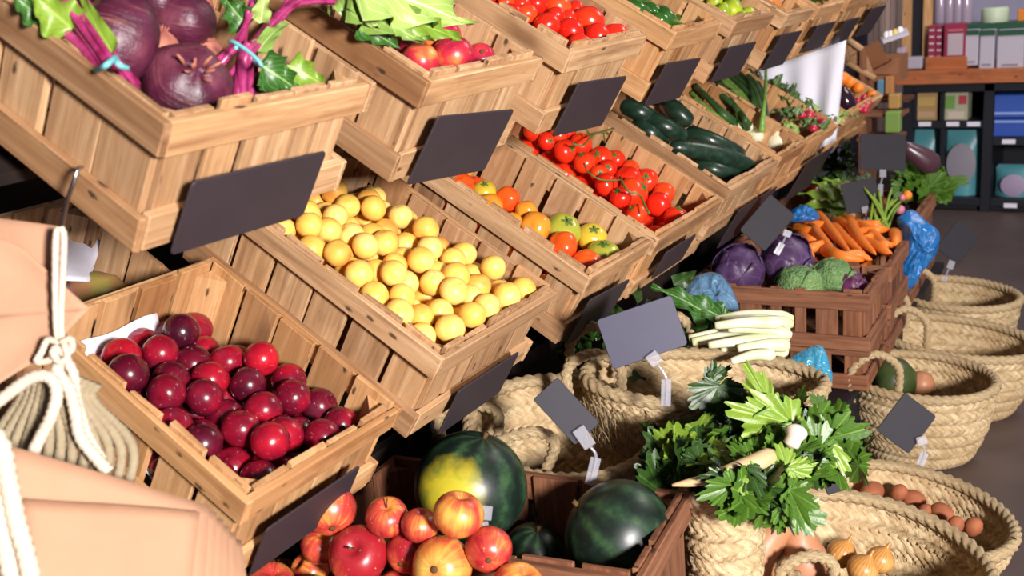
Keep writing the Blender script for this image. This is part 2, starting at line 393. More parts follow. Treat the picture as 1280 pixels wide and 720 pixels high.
M['parsnip'] = plain('parsnip_skin', srgb('c9b088'), .55, .3, c2=srgb('b89a6c'), nscale=30, bump=.2)
M['garlic'] = plain('white_root_skin', srgb('d8ccbc'), .45, .4, c2=srgb('ccbca8'), nscale=30)
# straw
n = N('esparto_straw', .7, .25); uv = n.coord('UV')
c = n.ramp(n.noise(n.coord('UV', (90, 40, 1)), 1., 3, .6), [(.28, srgb('8a7250')), (.5, srgb('bfa67e')), (.75, srgb('dccaa4'))])
c = n.mix(n.ramp(n.noise(n.coord('Object'), 9, 3), [(.45, 0.), (.7, .5)]), c, srgb('a98a60')); n.base(c); n.bump(n.noise(n.coord('UV', (340, 120, 1)), 1., 3), .8, .003); M['straw'] = n.m
n = N('cotton_rope', .85, .2); n.base(n.mix(n.noise(n.coord('Object'), 60, 3), srgb('d2c4b2'), srgb('bdab94'))); n.bump(n.noise(n.coord('Object'), 300, 3), .3, .002); M['rope'] = n.m
n = N('jute', .85, .2); n.base(n.mix(n.noise(n.coord('Object'), 70, 4), srgb('7d6f56'), srgb('a3957a'))); n.bump(n.noise(n.coord('Object'), 240, 3), .5, .003); M['jute'] = n.m
n = N('kraft_paper', .75, .25); co = n.coord('Object'); n.base(n.mix(n.noise(co, 9, 4, .6), srgb('a67c60'), srgb('b48c70'))); n.bump(n.math('ADD', n.noise(co, 12, 2), n.math('MULTIPLY', n.noise(co, 140, 3), .1)), .25, .01); M['kraft'] = n.m
n = N('white_paper', .7, .25); n.base(srgb('d9d6e2')); n.bump(n.noise(n.coord('Object'), 25, 3), .3, .006); M['paper'] = n.m
n = N('white_cloth', .9, .15); n.base(srgb('dcdce6')); n.bump(n.noise(n.coord('Object'), 20, 3), .2, .004); M['cloth'] = n.m
n = N('steel', .25, .5); n.b.inputs['Metallic'].default_value = 1; n.base(srgb('b8bcc4')); M['steel'] = n.m
n = N('clear_plastic', .12, .5); n.base((.5, .5, .56)); n.b.inputs['Alpha'].default_value = .34; n.coat(.8, .05); M['clear'] = n.m
def film(name, c, tr=.55):
    n = N(name, .18, .6); n.base(c); n.b.inputs['Alpha'].default_value = 1-tr*.6; n.bump(n.noise(n.coord('Object'), 28, 4, .6, 1.), .9, .012); n.coat(.4, .1); return n.m
M['film_blue'] = film('blue_plastic_film', srgb('1f6fb4'), .2)
M['film_pale'] = film('pale_blue_plastic_film', srgb('5b87a8'), .45)
M['film_cyan'] = film('cyan_plastic_film', srgb('3f93b4'), .2)
M['black'] = plain('black_paint', srgb('17151a'), .6, .3)
M['stand'] = plain('dark_stand_wood', srgb('1d1816'), .7, .2, c2=srgb('2a211c'), nscale=18)
M['shelf_black'] = plain('black_shelf', srgb('191a22'), .5, .3)
M['rubber'] = plain('rubber_band', srgb('6fb6bc'), .5, .4)
n = N('concrete_floor', .5, .3); co = n.coord('Object'); n.base(n.mix(n.ramp(n.noise(co, 2.4, 6, .6), [(.35, 0.), (.7, 1.)]), srgb('4a3d3a'), srgb('5c4e4a'))); n.bump(n.noise(co, 60, 3), .06, .002); M['floor'] = n.m
M['wall'] = plain('painted_wall', srgb('8d8aa0'), .8, .2, c2=srgb('9c98ae'), nscale=3)
M['wall_dark'] = plain('dark_wall', srgb('4a3a30'), .8, .2, c2=srgb('3a2d26'), nscale=4)
def colm(name, hexc, rough=.45): 
    if name not in M: M[name] = plain(name, srgb(hexc), rough, .4)
    return M[name]
# ------------------------------------------------------------------ wooden crates
class Crate:
    """local frame: x down the slope to the low front, y along the row away from the near end, z out of the crate; origin at the base centre"""
    def __init__(s, label, y0, W, xf, zf, L=.46, H=.145, tilt=31.4, rail=.037, m='wood', mr=None, yaw=0., fnear=None, name='wooden_crate', slat=.062, liner=None, posts=True, low=.04, gap=.010):
        s.L, s.W, s.H = L, W, H
        t = math.radians(tilt); a = math.radians(yaw)
        A = np.array([[math.cos(t), 0, -math.sin(t)], [0, 1, 0], [math.sin(t), 0, math.cos(t)]])   # rows: local axes
        Rz = np.array([[math.cos(a), -math.sin(a), 0], [math.sin(a), math.cos(a), 0], [0, 0, 1]])
        s.A = A@Rz.T
        fnt = np.array([xf, y0, zf])
        s.o = fnt-np.array([L/2, -W/2, H])@s.A
        s.root = empty(name, (0, 0, 0), label, 'crate', mat=M4(s.A.T, s.o))
        m = M[m]; mr = M[mr] if mr else m
        rt, st = .010, .008
        ix, iy = L/2-rt, W/2-rt
        b = MB(); k = max(2, round(W/.075)); w = (2*iy-.004)/k
        for i in range(k): b.box((0, -iy+w*(i+.5)+.002, st/2), (2*ix, w-.006, st), ax=0, jit=.001)
        b.build('base_boards', m, s.root, False)
        for sg in (-1, 1):
            b = MB(); k = max(3, round((2*ix)/(slat+gap))); w = 2*ix/k
            for i in range(k):
                hh = H+.002+rnd.uniform(-.004, .004)
                b.box((-ix+w*(i+.5)+rnd.uniform(-.002, .002), sg*(iy-st/2), hh/2+.002), (w-gap*rnd.choice((.5, .8, 1.1, 1.4, 1.9)), st, hh-.002), ax=2, jit=.0012)
            b.build('side_panel', m, s.root, False, .0008)
            b = MB(); k = max(3, round((2*iy)/(slat+gap-.008))); w = (2*iy-2*st)/k
            for i in range(k):
                hh = H+.003+rnd.uniform(-.004, .004)
                b.box((sg*(ix-st/2), -iy+st+w*(i+.5), hh/2+.002), (st, w-gap*rnd.choice((.3, .5, .8, 1.2)), hh-.002), ax=2, jit=.0012)
            b.build('end_panel', m, s.root, False, .0008)
            for (zc, hh, nm) in ((H-rail/2, rail, 'top_rail'), (low/2, low, 'bottom_rail')):
                b = MB(); b.box((0, sg*(iy+rt/2), zc), (L, rt, hh), ax=0, jit=.0015); b.build(nm, mr, s.root, False, .0015)
                b = MB(); b.box((sg*(ix+rt/2), 0, zc+rnd.uniform(-.001, .001)), (rt, W-2*rt, hh), ax=1, jit=.0015); b.build(nm, mr, s.root, False, .0015)
        if posts:
            for sx in (-1, 1):
                for sy in (-1, 1):
                    b = MB(); p = .03; x0, y_ = sx*(ix-st), sy*(iy-st); h0 = H-.008
                    V = [(x0, y_, st), (x0-sx*p, y_, st), (x0, y_-sy*p, st), (x0, y_, h0), (x0-sx*p, y_, h0), (x0, y_-sy*p, h0)]
                    b.add(V, [(0, 2, 1), (3, 4, 5), (0, 1, 4, 3), (1, 2, 5, 4), (2, 0, 3, 5)], [[(q[2]+7, q[0]+q[1]) for q in (V[i] for i in f)] for f in ((0, 2, 1), (3, 4, 5), (0, 1, 4, 3), (1, 2, 5, 4), (2, 0, 3, 5))])
                    b.build('corner_post', m, s.root, False)
        if liner is not None:
            nu, nv = 14, 12; V = []
            for i in range(nu):
                for j in range(nv):
                    x = -ix+.012+(2*ix-.03)*i/(nu-1); y = -iy+.012+(2*iy-.024)*j/(nv-1)
                    e = max(0, 1-i/1.5, (1-j/1.5)*(.9 if i < 6 else .35), .25*(1-(nu-1-i)/1.5), .3*(1-(nv-1-j)/1.5))*(1 if j < 8 else .45)
                    V.append((x, y, .012+e*liner+.004*math.sin(i*2.1+j*1.3)))
            b = MB(); b.grid(V, nu, nv); solidify(b.build('paper_liner', M['paper'], s.root), .0008)
        s.top = []
    def w(s, p): return np.asarray(p, float)@s.A+s.o
    def loc(s, P): return (np.asarray(P, float)-s.o)@s.A.T
    def hit(s, u, v, h):
        """local point where the sight line meets local height h"""
        r = ray(u, v)@s.A.T; e = (EYE-s.o)@s.A.T
        return e+r*((h-e[2])/r[2])
    def pw(s, u, v, h): return s.w(s.hit(u, v, h))
def pack(P, r, c, zmin=.012, iters=80, fixed=None, rf=None, wall=.018, zlock=False):
    P = np.array(P, float); r = np.broadcast_to(np.asarray(r, float), (len(P),)).copy()
    lim = np.array([c.L/2-wall, c.W/2-wall])
    for it in range(iters):
        for i in range(len(P)):
            for j in range(i+1, len(P)):
                d = P[j]-P[i]; q = np.linalg.norm(d)+1e-9; o = r[i]+r[j]-q
                if o > 0: s_ = d/q*o*.5; P[i] -= s_; P[j] += s_
            if fixed is not None:
                d = P[i]-fixed; q = np.linalg.norm(d, axis=1)+1e-9; o = r[i]+rf-q
                for k in np.where(o > 0)[0]: P[i] += d[k]/q[k]*o[k]*.7
        for a in (0, 1):
            P[:, a] = np.clip(P[:, a], -lim[a]+r, lim[a]-r)
        P[:, 2] = np.maximum(P[:, 2], zmin+r)
    return P
def randrot(tilt=PI):
    return Matrix.Rotation(rnd.uniform(0, 2*PI), 4, 'Z') @ Matrix.Rotation(rnd.uniform(-tilt, tilt), 4, 'X') @ Matrix.Rotation(rnd.uniform(0, 2*PI), 4, 'Z')
def facing(j=.45):
    a = -CF*.75+CU*.6+nr.normal(0, j, 3); return M4(frame(a, CR), (0, 0, 0)) @ Matrix.Rotation(rnd.uniform(0, 6.28), 4, 'Z')
def row_labels(P, kind, step, front, side):
    """name each fruit by its row above the low front plank and its place in the row"""
    P = np.asarray(P); rows = {}
    for i in np.argsort(-P[:, 0]): rows.setdefault(int((P[:, 0].max()-P[i, 0])/step), []).append(i)
    out = [None]*len(P)
    for k, key in enumerate(sorted(rows)):
        for j, i in enumerate(sorted(rows[key], key=lambda q: P[q, 1])):
            kk = kind[i] if isinstance(kind, list) else kind
            out[i] = f"{kk}, {ORD[min(k, 13)]} row above {front}, {ORD[min(j, 13)]} from {side}"
    return out
def put(protos, name, P, c, labels, cat, group, radii=None, r0=1., tilt=PI, mats=None, rots=None):
    """first use moves the prototype's own copy; every fruit is an object of its own"""
    for i, p in enumerate(P):
        src = protos[i % len(protos)] if not callable(protos) else protos(i)
        o = copy_tree(src)
        s_ = (radii[i]/r0) if radii is not None else 1.
        rot = rots[i] if rots is not None else randrot(tilt)
        o.matrix_world = Matrix.Translation(Vector(c.w(p) if c is not None else p)) @ rot @ Matrix.Scale(s_, 4)
        o.name = name
        tag(o, labels[i], cat, group)
protos = []
def proto(name, mb, mat, parts=()):
    o = mb.build(name, mat); protos.append(o)
    for nm, b, m in parts: b.build(nm, m, o)
    return o
def sphere_prof(n=14, fz=1., dent=0., dent2=0.):
    pr = []
    for k in range(n+1):
        a = PI*k/n; r = math.sin(a); z = math.cos(a)*fz
        if dent: z -= dent*math.exp(-(r/.28)**2)*(z > 0)
        if dent2: z += dent2*math.exp(-(r/.3)**2)*(z < 0)
        pr.append((max(r, .0008), z))
    return pr[::-1]
def scaled(prof, s): return [(r*s, z*s) for r, z in prof]
def crease(depth, w=.5):
    def f(V):
        a = np.arctan2(V[:, 1], V[:, 0]); k = 1-depth*np.exp(-(a/w)**2)
        V = V.copy(); V[:, :2] *= k[:, None]; return V
    return f
def lobes(k, d, ph=0.):
    def f(V):
        a = np.arctan2(V[:, 1], V[:, 0]); V = V.copy(); rr = np.hypot(V[:, 0], V[:, 1])
        V[:, :2] *= (1+d*np.cos(k*a+ph)*(V[:, 2] > -1))[:, None]; return V
    return f
def fruit(name, r, mat, fz=1., dent=.12, dent2=0., fn=None, n=24, m=14, parts=()):
    b = MB(); b.lathe(scaled(sphere_prof(m, fz, dent, dent2), r), n, fn); return proto(name, b, mat, parts)
def calyx_mb(r, n=5, z=.8, w=.16):
    b = MB()
    for k in range(n):
        a = 2*PI*k/n+rnd.uniform(-.2, .2); L = r*rnd.uniform(.55, .75)
        d = np.array([math.cos(a), math.sin(a), 0]); sd = np.array([-d[1], d[0], 0]); V = []
        for t in np.linspace(0, 1, 5):
            c = d*L*t+np.array([0, 0, r*(z+.02+.08*math.sin(t*3))-.25*r*t*t]); ww = r*w*(1-t)**.6
            V += [c-sd*ww, c+np.array([0, 0, .01*r]), c+sd*ww]
        b.grid(V, 5, 3)
    b.tube([(0, 0, r*z), (r*.03, 0, r*(z+.12)), (r*.08, .02*r, r*(z+.28))], r*.05, 6)
    return b

# ---- the three tiers
WN = {}
FT = 'the low front plank'
top_z, mid_z = 1.2-.107, 1.2-.483
beet_c = Crate('pale wooden crate holding purple beets, near end of the top row', .664, .31, -.757, 1.2-.097)
peach_c = Crate('wooden crate with nectarines under beet leaves, between beet and red tomato crates', 1.07, .293, -.757, 1.2-.108)
tomt_c = Crate('pale wooden crate heaped with loose red tomatoes in the top row', 1.448, .283, -.757, 1.2-.108)
pep_c = Crate('honey coloured crate of glossy green peppers in the top row', 1.849, .25, -.757, 1.2-.112, m='wood_warm')
lime_c = Crate('wooden crate of yellow green limes, next beyond the green peppers', 2.172, .267, -.757, 1.2-.117)
car_c = Crate('wooden crate of carrots with leafy tops in the top row', 2.53, .235, -.757, 1.2-.126, m='wood_warm', mr='wood')
far1_c = Crate('brown wooden crate just beyond the top row carrot crate', 2.80, .27, -.757, 1.2-.126, m='wood_warm')
far2_c = Crate('brown wooden crate second beyond the top row carrot crate', 3.11, .27, -.757, 1.2-.126, m='wood_warm')
far3_c = Crate('brown wooden crate at the far end of the top row', 3.42, .27, -.757, 1.2-.126, m='wood_warm')
plum_c = Crate('honey coloured wooden crate lined with white paper, full of plums', .764, .295, -.84, 1.2-.533, L=.365, m='wood_warm', liner=.085, tilt=31.4)
apr_c = Crate('pale wooden crate heaped with yellow apricots', 1.1, .333, -.80, 1.2-.478)
tomy_c = Crate('wooden crate of ripening orange and yellow tomatoes', 1.542, .274, -.80, 1.2-.488)
vine_c = Crate('pale wooden crate of vine tomatoes with green stalks', 1.831, .37, -.80, 1.2-.492, m='wood_warm', mr='wood')
cuc_c = Crate('wooden crate of dark green cucumbers', 2.232, .366, -.80, 1.2-.478)
scal_c = Crate('wooden crate of scallions with a big white bulb onion', 2.606, .235, -.80, 1.2-.474, m='wood_warm')
rad_c = Crate('wooden crate of red radishes with leafy tops', 2.848, .315, -.80, 1.2-.476, m='wood_warm')
mango_c = Crate('wooden crate behind the plums with white paper and one mango', .742, .31, -1.175, 1.2-.405, L=.28, liner=.06)
# level crates on the bench
mel_c = Crate('old brown wooden crate holding dark watermelons', 1.105, .262, -.53, .45, L=.515, H=.215, tilt=0, yaw=6.5, m='wood_old', rail=.045, slat=.07, gap=.012)
app_c = Crate('old brown wooden crate heaped with red and yellow apples', .775, .27, -.56, .43, L=.47, H=.195, tilt=0, yaw=6, m='wood_old', rail=.045)
cab_c = Crate('brown slatted crate of red and green cabbages', 2.41, .245, -.539, .45, L=.44, H=.138, tilt=0, yaw=2.5, m='wood_old', rail=.042, slat=.040, gap=.018, low=.034)
carr_c = Crate('brown wooden crate heaped with orange carrots behind the cabbages', 2.667, .28, -.545, .445, L=.46, H=.138, tilt=0, yaw=2.5, m='wood_old', rail=.04, slat=.05, gap=.016)
Crate('brown slatted crate standing under the cabbage crate', 2.413, .24, -.541, .309, L=.436, H=.096, tilt=0, yaw=2.5, m='wood_old', rail=.012, slat=.040, gap=.018, low=.036)
Crate('brown slatted crate standing under the carrot crate', 2.67, .275, -.547, .304, L=.455, H=.091, tilt=0, yaw=2.5, m='wood_old', rail=.012, slat=.05, gap=.016, low=.036)
herb_c = Crate('brown crate of leafy herbs and vegetables beyond the carrots', 3.05, .55, -.575, .445, L=.46, H=.235, tilt=0, yaw=2.5, m='wood_old', rail=.045)

# ---- display stand: sloping shelves on posts, bench below
rk = empty('display_stand', (-1.2, 2.2, 0), 'dark stepped display stand carrying the rows of tilted fruit crates', 'display stand')
def shelf_board(nm, y0, y1, xf, zf, H, L, drop=.005, lip=True):
    t = math.radians(31.4); X = np.array([math.cos(t), 0, -math.sin(t)]); Z = np.array([math.sin(t), 0, math.cos(t)])
    f = np.array([xf, 0, zf])-Z*(H+drop+.009)
    Mx = np.stack([X, [0, 1, 0], Z], 1)
    cw = f-X*(L/2+.012)+np.array([0, (y0+y1)/2, 0])
    b = MB(); b.box(Mx.T@cw, (L, y1-y0, .016), M=Mx, ax=1)
    o = b.build(nm, M['stand'], rk, False); o.matrix_parent_inverse = Matrix.Translation((-rk.location[0], -rk.location[1], -rk.location[2]))
sc.view_layers[0].update()
shelf_board('shelf_board', .6, 3.72, -.93, 1.2-.128+.105, .147, .26)
shelf_board('shelf_board', 1.08, 3.76, -.97, 1.2-.496+.104, .147, .26)
shelf_board('shelf_board', .70, 1.06, -1.0, 1.2-.533+.0977, .147, .12)
def stand_part(nm, c, size, m='stand'):
    b = MB(); b.box(c, size); o = b.build(nm, M[m], rk, False); o.matrix_parent_inverse = Matrix.Translation((-rk.location[0], -rk.location[1], -rk.location[2]))
stand_part('back_panel', (-1.56, 2.17, .72), (.02, 3.1, 1.42))
stand_part('kick_panel', (-1.1, 2.17, .23), (.02, 3.1, .46))
for y in (.52, 3.74): stand_part('post', (-1.52, y, .66), (.05, .05, 1.3))
for y in (.52, 3.74): stand_part('post', (-1.07, y, .27), (.04, .05, .54))
bn = empty('bench', (-.8, 2.2, 0), 'low black bench under the melon, cabbage and carrot crates', 'bench')
def bench_part(nm, c, size):
    b = MB(); b.box(c, size); o = b.build(nm, M['black'], bn, False, .002); o.matrix_parent_inverse = Matrix.Translation((.8, -2.2, 0))
bench_part('bench_top', (-.825, 2.1, .20), (.51, 3.0, .02))
bench_part('front_panel', (-.585, 2.1, .095), (.02, 2.98, .18))
for y in (.66, 3.55): bench_part('end_panel', (-.83, y, .095), (.45, .02, .18))

# ------------------------------------------------------------------ fruit
def scatter_px(c, L, h, s=1., off=(0, 0)):
    return np.array([c.hit(off[0]+p[0]/s, off[1]+p[1]/s, h(p) if callable(h) else h) for p in L])
def underlayer(c, top, r, dz, proto_list, name, label, cat, group, lim=None, keep=lambda p: True):
    pts = []
    k = 0; x = -c.L/2+.02+r
    while x < c.L/2-.02-r:
        y = -c.W/2+.02+r+(r if k % 2 else 0)
        while y < c.W/2-.02-r+1e-6:
            d = np.hypot(top[:, 0]-x, top[:, 1]-y); j = np.argsort(d)[:3]
            if d.min() < 3.2*r:
                p = np.array([x+rnd.uniform(-.1, .1)*r, y+rnd.uniform(-.1, .1)*r, top[j, 2].mean()-dz])
                if p[2] > r+.008 and keep(p): pts.append(p)
            y += 2.02*r
        x += 1.76*r; k += 1
    if not pts: return
    P = pack(pts, r, c, iters=25, fixed=top, rf=r*.97)
    ok = [i for i in range(len(P)) if np.linalg.norm(P[i]-top, axis=1).min() > 1.75*r]
    put(proto_list, name, P[ok], c, [label]*len(ok), cat, group)
# apricots
apr_p = [fruit('apricot', .0205, M['apricot'], .97, .12, .03, crease(.055, .22)), fruit('apricot', .0215, M['apricot'], .95, .14, .03, crease(.07, .2)), fruit('apricot', .0197, M['apricot'], 1.02, .12, .03, crease(.05, .25))]
AP = [(322,140),(218,130),(257,165),(120,205),(165,185),(215,200),(328,190),(262,225),(110,245),(195,255),(320,240),(385,215),(420,200),(140,298),(225,335),(290,295),(375,295),(240,275),(440,262),(500,268),(445,300),(540,300),(485,340),(410,345),(300,350),(292,398),(382,388),(605,345),(640,312),(472,400),(560,375),(350,445),(435,465),(552,425),(608,410),(668,372),(672,420),(650,460),(500,505),(565,500),(650,500),(520,565),(625,550),(605,600),(690,565),(735,525),(715,485),(755,430),(828,440),(785,485),(720,400),(60,232),(415,520),(330,355),(525,330),(580,450)]
P = scatter_px(apr_c, AP, apr_c.H-.012, 2.667, (340, 200)); P[:, 2] += nr.uniform(-.008, .008, len(P))
P = pack(P, .0203, apr_c)
put(apr_p, 'apricot', P, apr_c, row_labels(P, 'yellow apricot', .038, 'front plank', 'the plum crate side'), 'apricot', 'apricots heaped in the crate')
underlayer(apr_c, P, .0205, .030, apr_p, 'apricot', 'yellow apricot half hidden under the top layer of the apricot heap', 'apricot', 'apricots under the top layer')
# plums
st = MB(); st.tube([(0, 0, .020), (.001, 0, .027)], .0009, 5)
pl_p = [fruit('plum', .0245, M['plum'], .97, .16, .04, crease(.04, .16)), fruit('plum', .0252, M['plum'], .96, .15, .04, crease(.03, .2)), fruit('plum', .0238, M['plum'], 1.0, .15, .03, crease(.05, .15))]
PL = [(228,424),(247,445),(201,454),(291,454),(158,461),(161,483),(212,476),(265,483),(318,472),(354,478),(148,504),(191,516),(238,508),(281,506),(322,496),(150,512),(211,547),(256,541),(302,544),(332,523),(366,508),(397,504),(375,533),(424,530),(392,554),(343,553),(366,570),(334,581),(272,574),(236,585),(276,604),(306,604)]
P = scatter_px(plum_c, PL, .100); P[:, 2] += nr.uniform(-.006, .008, len(P)); P = pack(P, .0243, plum_c)
put(pl_p, 'plum', P, plum_c, row_labels(P, 'dark red plum', .045, 'front plank', "the crate's near side"), 'plum', 'plums in the paper lined crate')
underlayer(plum_c, P, .0245, .037, pl_p, 'plum', 'dark plum half hidden under the top layer of plums', 'plum', 'plums under the top layer')
# loose red tomatoes, top row
cx = lambda r, z=.82, n=5: [('calyx', calyx_mb(r, n, z), M['stem_green'])]
tm_p = [fruit('tomato', .031, M['tomato'], .9, .12, .0, lobes(5, .012)), fruit('tomato', .031, M['tomato'], .88, .14, .03, lobes(4, .015))]
scar = MB(); scar.lathe([(.0005, .0262), (.0035, .0268), (.0005, .0275)], 8)
tm_p.append(fruit('tomato', .031, M['tomato'], .9, .12, .0, lobes(6, .01), parts=[('stalk_scar', scar, colm('tomato_scar', 'd8a860'))]))
TM = [(775,0,28),(815,15,33),(880,15,38),(868,55,36),(910,78,44),(948,50,30),(975,20,50),(995,58,28),(980,105,45),(1055,60,56),(1092,32,32),(1145,105,46),(1082,122,44),(1030,146,38),(800,42,32),(735,-20,36),(850,-25,36),(925,-28,36),(690,-40,36),(780,-55,36),(1040,-5,36),(860,-70,36),(700,-85,36),(640,-30,34),(760,-100,36)]
P = scatter_px(tomt_c, [t[:2] for t in TM], .128, 2.667, (340, 0)); R_ = np.array([t[2] for t in TM])/2.667*1.83/FPX
P = pack(P, R_*.97, tomt_c)
put(lambda i: tm_p[2] if i in (9, 11) else tm_p[i % 2], 'tomato', P, tomt_c, row_labels(P, 'loose red tomato', .05, 'front plank', 'the nectarine crate'), 'tomato', 'loose tomatoes in the top row', R_, .031)
underlayer(tomt_c, P, .031, .048, tm_p[:2], 'tomato', 'red tomato half hidden under the heap of loose tomatoes', 'tomato', 'tomatoes under the top layer')
# ripening tomatoes
rip = {}
for k, mm in (('r', 'tom_red'), ('o', 'tom_orange'), ('y', 'tom_yellow'), ('g', 'tom_green')):
    rip[k] = fruit('tomato', .03, M[mm], .86, .14, .02, lobes(5, .03, rnd.random()*6), parts=[('calyx', calyx_mb(.03, 5, .74, .1), M['vine'])] if k in 'gy' else ())
TY = [(628,82,46,'r'),(710,105,42,'y'),(725,155,46,'o'),(790,135,45,'r'),(805,205,32,'o'),(850,178,40,'o'),(893,218,54,'o'),(970,290,54,'r'),(1012,250,64,'g'),(1110,298,62,'g'),(1163,240,54,'y'),(1058,340,52,'r'),(915,300,34,'r'),(640,28,36,'o'),(585,40,40,'r'),(560,-15,42,'o'),(640,-40,42,'r'),(510,-40,42,'y')]
P = scatter_px(tomy_c, [t[:2] for t in TY], .098, 2.667, (340, 200)); R_ = np.array([t[2] for t in TY])/2.667*1.98/FPX
P = pack(P, R_*.96, tomy_c)
nmk = {'r': 'orange red tomato', 'o': 'orange tomato', 'y': 'yellow tomato', 'g': 'greenish yellow tomato'}
put(lambda i: rip[TY[i][3]], 'tomato', P, tomy_c, row_labels(P, [nmk[t[3]] for t in TY], .06, 'front plank', 'the apricot crate'), 'tomato', 'ripening tomatoes', R_, .03, rots=[facing(.5) for _ in P])
underlayer(tomy_c, P, .031, .05, [rip['o'], rip['r']], 'tomato', 'orange tomato half hidden under the ripening tomatoes', 'tomato', 'ripening tomatoes under the top layer')
# vine tomatoes
vt = fruit('vine_tomato', .028, M['tomato'], .9, .1, 0, lobes(5, .01), parts=[('calyx', calyx_mb(.028, 5, .8, .1), M['vine'])])
vt2 = fruit('vine_tomato', .028, M['tomato'], .9, .1, 0, lobes(4, .012))
VT = [(915,468,34),(955,452,36),(978,505,44),(1030,482,44),(985,440,34),(1040,542,42),(1105,530,44),(1088,580,32),(1120,618,42),(1182,595,50),(1252,590,46),(1130,565,34),(1240,662,58),(1205,560,34),(1290,690,46),(1345,725,46),(1215,715,40),(1160,650,40),(880,440,40),(1300,640,42),(930,400,40),(1165,530,36)]
P = scatter_px(vine_c, [t[:2] for t in VT], .100, 2.667, (340, 0)); R_ = np.array([t[2] for t in VT])/2.667*2.3/FPX*.93
P = pack(P, R_*.97, vine_c); VP_ = P
put(lambda i: vt if i % 5 < 3 else vt2, 'vine_tomato', P, vine_c, row_labels(P, 'red vine tomato', .055, 'front plank', 'the yellow tomato crate'), 'tomato', 'vine tomatoes', R_, .028, rots=[facing() for _ in P])
underlayer(vine_c, P, .029, .045, [vt2], 'vine_tomato', 'red vine tomato half hidden under the others', 'tomato', 'vine tomatoes under the top layer')
vs = empty('tomato_vine', vine_c.pw(745, 185, .12), 'thin green tomato vine lying across the red vine tomatoes', 'vine')
def vine_seg(pts, h, r=.0022):
    b = MB(); b.tube(spline([vine_c.pw(340+x/2.667, y/2.667, h) for x, y in pts], 16), r, 6); o = b.build('stalk', M['vine'], vs); o.matrix_parent_inverse = Matrix.Translation(-vs.location)
vine_seg([(1000, 478), (1035, 485), (1070, 450), (1105, 440), (1138, 428)], .145); vine_seg([(1062, 455), (1045, 425)], .147, .0015); vine_seg([(1105, 440), (1110, 475)], .145, .0015)
vine_seg([(1160, 590), (1185, 635), (1225, 650), (1245, 690), (1258, 712)], .140); vine_seg([(1040, 545), (1055, 575), (1100, 600), (1160, 600)], .14, .0017)
# nectarines
stp = MB(); stp.lathe([(.0005, .028), (.006, .0285), (.004, .030), (.0005, .0302)], 8)
pc_p = [fruit('nectarine', .034, M['peach'], .95, .16, .03, crease(.06, .18)), fruit('nectarine', .034, M['peach'], .97, .2, .03, crease(.04, .2), parts=[('stalk_scar', stp, M['stalk_brown'])])]
PC = [(487,198,66),(597,182,76),(708,190,54),(545,138,44),(450,160,40),(430,110,50),(370,90,55),(480,80,55),(560,60,55),(320,40,55),(640,110,55),(400,20,55)]
P = scatter_px(peach_c, [t[:2] for t in PC], .108, 2.667, (340, 0)); R_ = np.array([t[2] for t in PC])/2.667*1.45/FPX*.98
P = pack(P, R_*.97, peach_c)
put(lambda i: pc_p[1] if i == 2 else pc_p[0], 'nectarine', P, peach_c, row_labels(P, 'red nectarine', .06, 'front plank', 'the beet crate'), 'nectarine', 'nectarines', R_, .034, tilt=1.2)
# beets
def beet_mb(r, tail=.9, squash=1.):
    b = MB(); pr = []
    for k in range(17):
        a = PI*k/16; rr = math.sin(a)*r; z = -math.cos(a)*r*squash
        pr.append((max(rr, .002), z))
    pr = [(.0008, -r*(squash+tail)), (.002, -r*(squash+tail*.6)), (.0045, -r*(squash+tail*.2)), (.010, -r*squash*.98)]+[q for q in pr[2:]]
    b.lathe(pr, 28, lambda V: V*(1+.03*np.sin(5*np.arctan2(V[:, 1], V[:, 0])+V[:, 2:3].T[0]*40))[:, None])
    return b
def crown_mb(r, squash=1.):
    b = MB()
    for k in range(9):
        a = rnd.uniform(0, 2*PI); q = r*rnd.uniform(.05, .28); p = np.array([q*math.cos(a), q*math.sin(a), r*squash*.93])
        b.tube([p, p+np.array([q*.4*math.cos(a), q*.4*math.sin(a), r*.16]), p+np.array([q*.9*math.cos(a), q*.9*math.sin(a), r*rnd.uniform(.22, .36)])], [r*.05, r*.04, r*.02], 6)
    return b
BT = [ # px, radius px, material, axis (dx right, up, toward), height, squash
 ((234, 108), 57, 'beet', (.5, .35, .8), .118, .82, 'large purple beet by the front plank, its pale ringed shoulder up'),
 ((150, 48), 48, 'beet', (-.25, -1., .1), .145, 1.3, 'long dark purple beet beside the banded stems'),
 ((230, 26), 39, 'beet', (.2, .9, .3), .140, .95, 'round purple beet at the top of the pile, pale cap'),
 ((196, 70), 30, 'beet_pale', (.3, .8, .2), .110, 1.1, 'rough pinkish beet wedged between the purple ones'),
 ((252, 68), 28, 'beet_pale', (.2, .3, .6), .110, .9, 'small brownish beet above the large purple one'),
 ((172, 14), 36, 'beet_pale', (0, .9, .2), .115, 1., 'pale brown beet behind the long dark beet'),
 ((262, 8), 34, 'beet_pale', (.3, .9, .2), .105, 1., 'tan beet behind the round purple beet'),
 ((328, 112), 22, 'beet', (.2, -.6, .6), .095, .95, 'small beet under the banded stems'),
 ((196, 2), 30, 'beet', (.1, .9, .1), .150, 1., 'purple beet at the upper edge of the heap'),
 ((120, -30), 44, 'beet', (.1, .9, .1), .120, 1., 'purple beet at the back near corner of the crate'),
 ((215, -50), 44, 'beet_pale', (.1, .9, .1), .125, 1., 'rough beet at the back of the crate'),
 ((290, -30), 40, 'beet', (.3, .5, .1), .11, 1., 'purple beet at the back far corner of the crate')]
Bp = np.array([beet_c.hit(*b_[0], b_[4]) for b_ in BT])
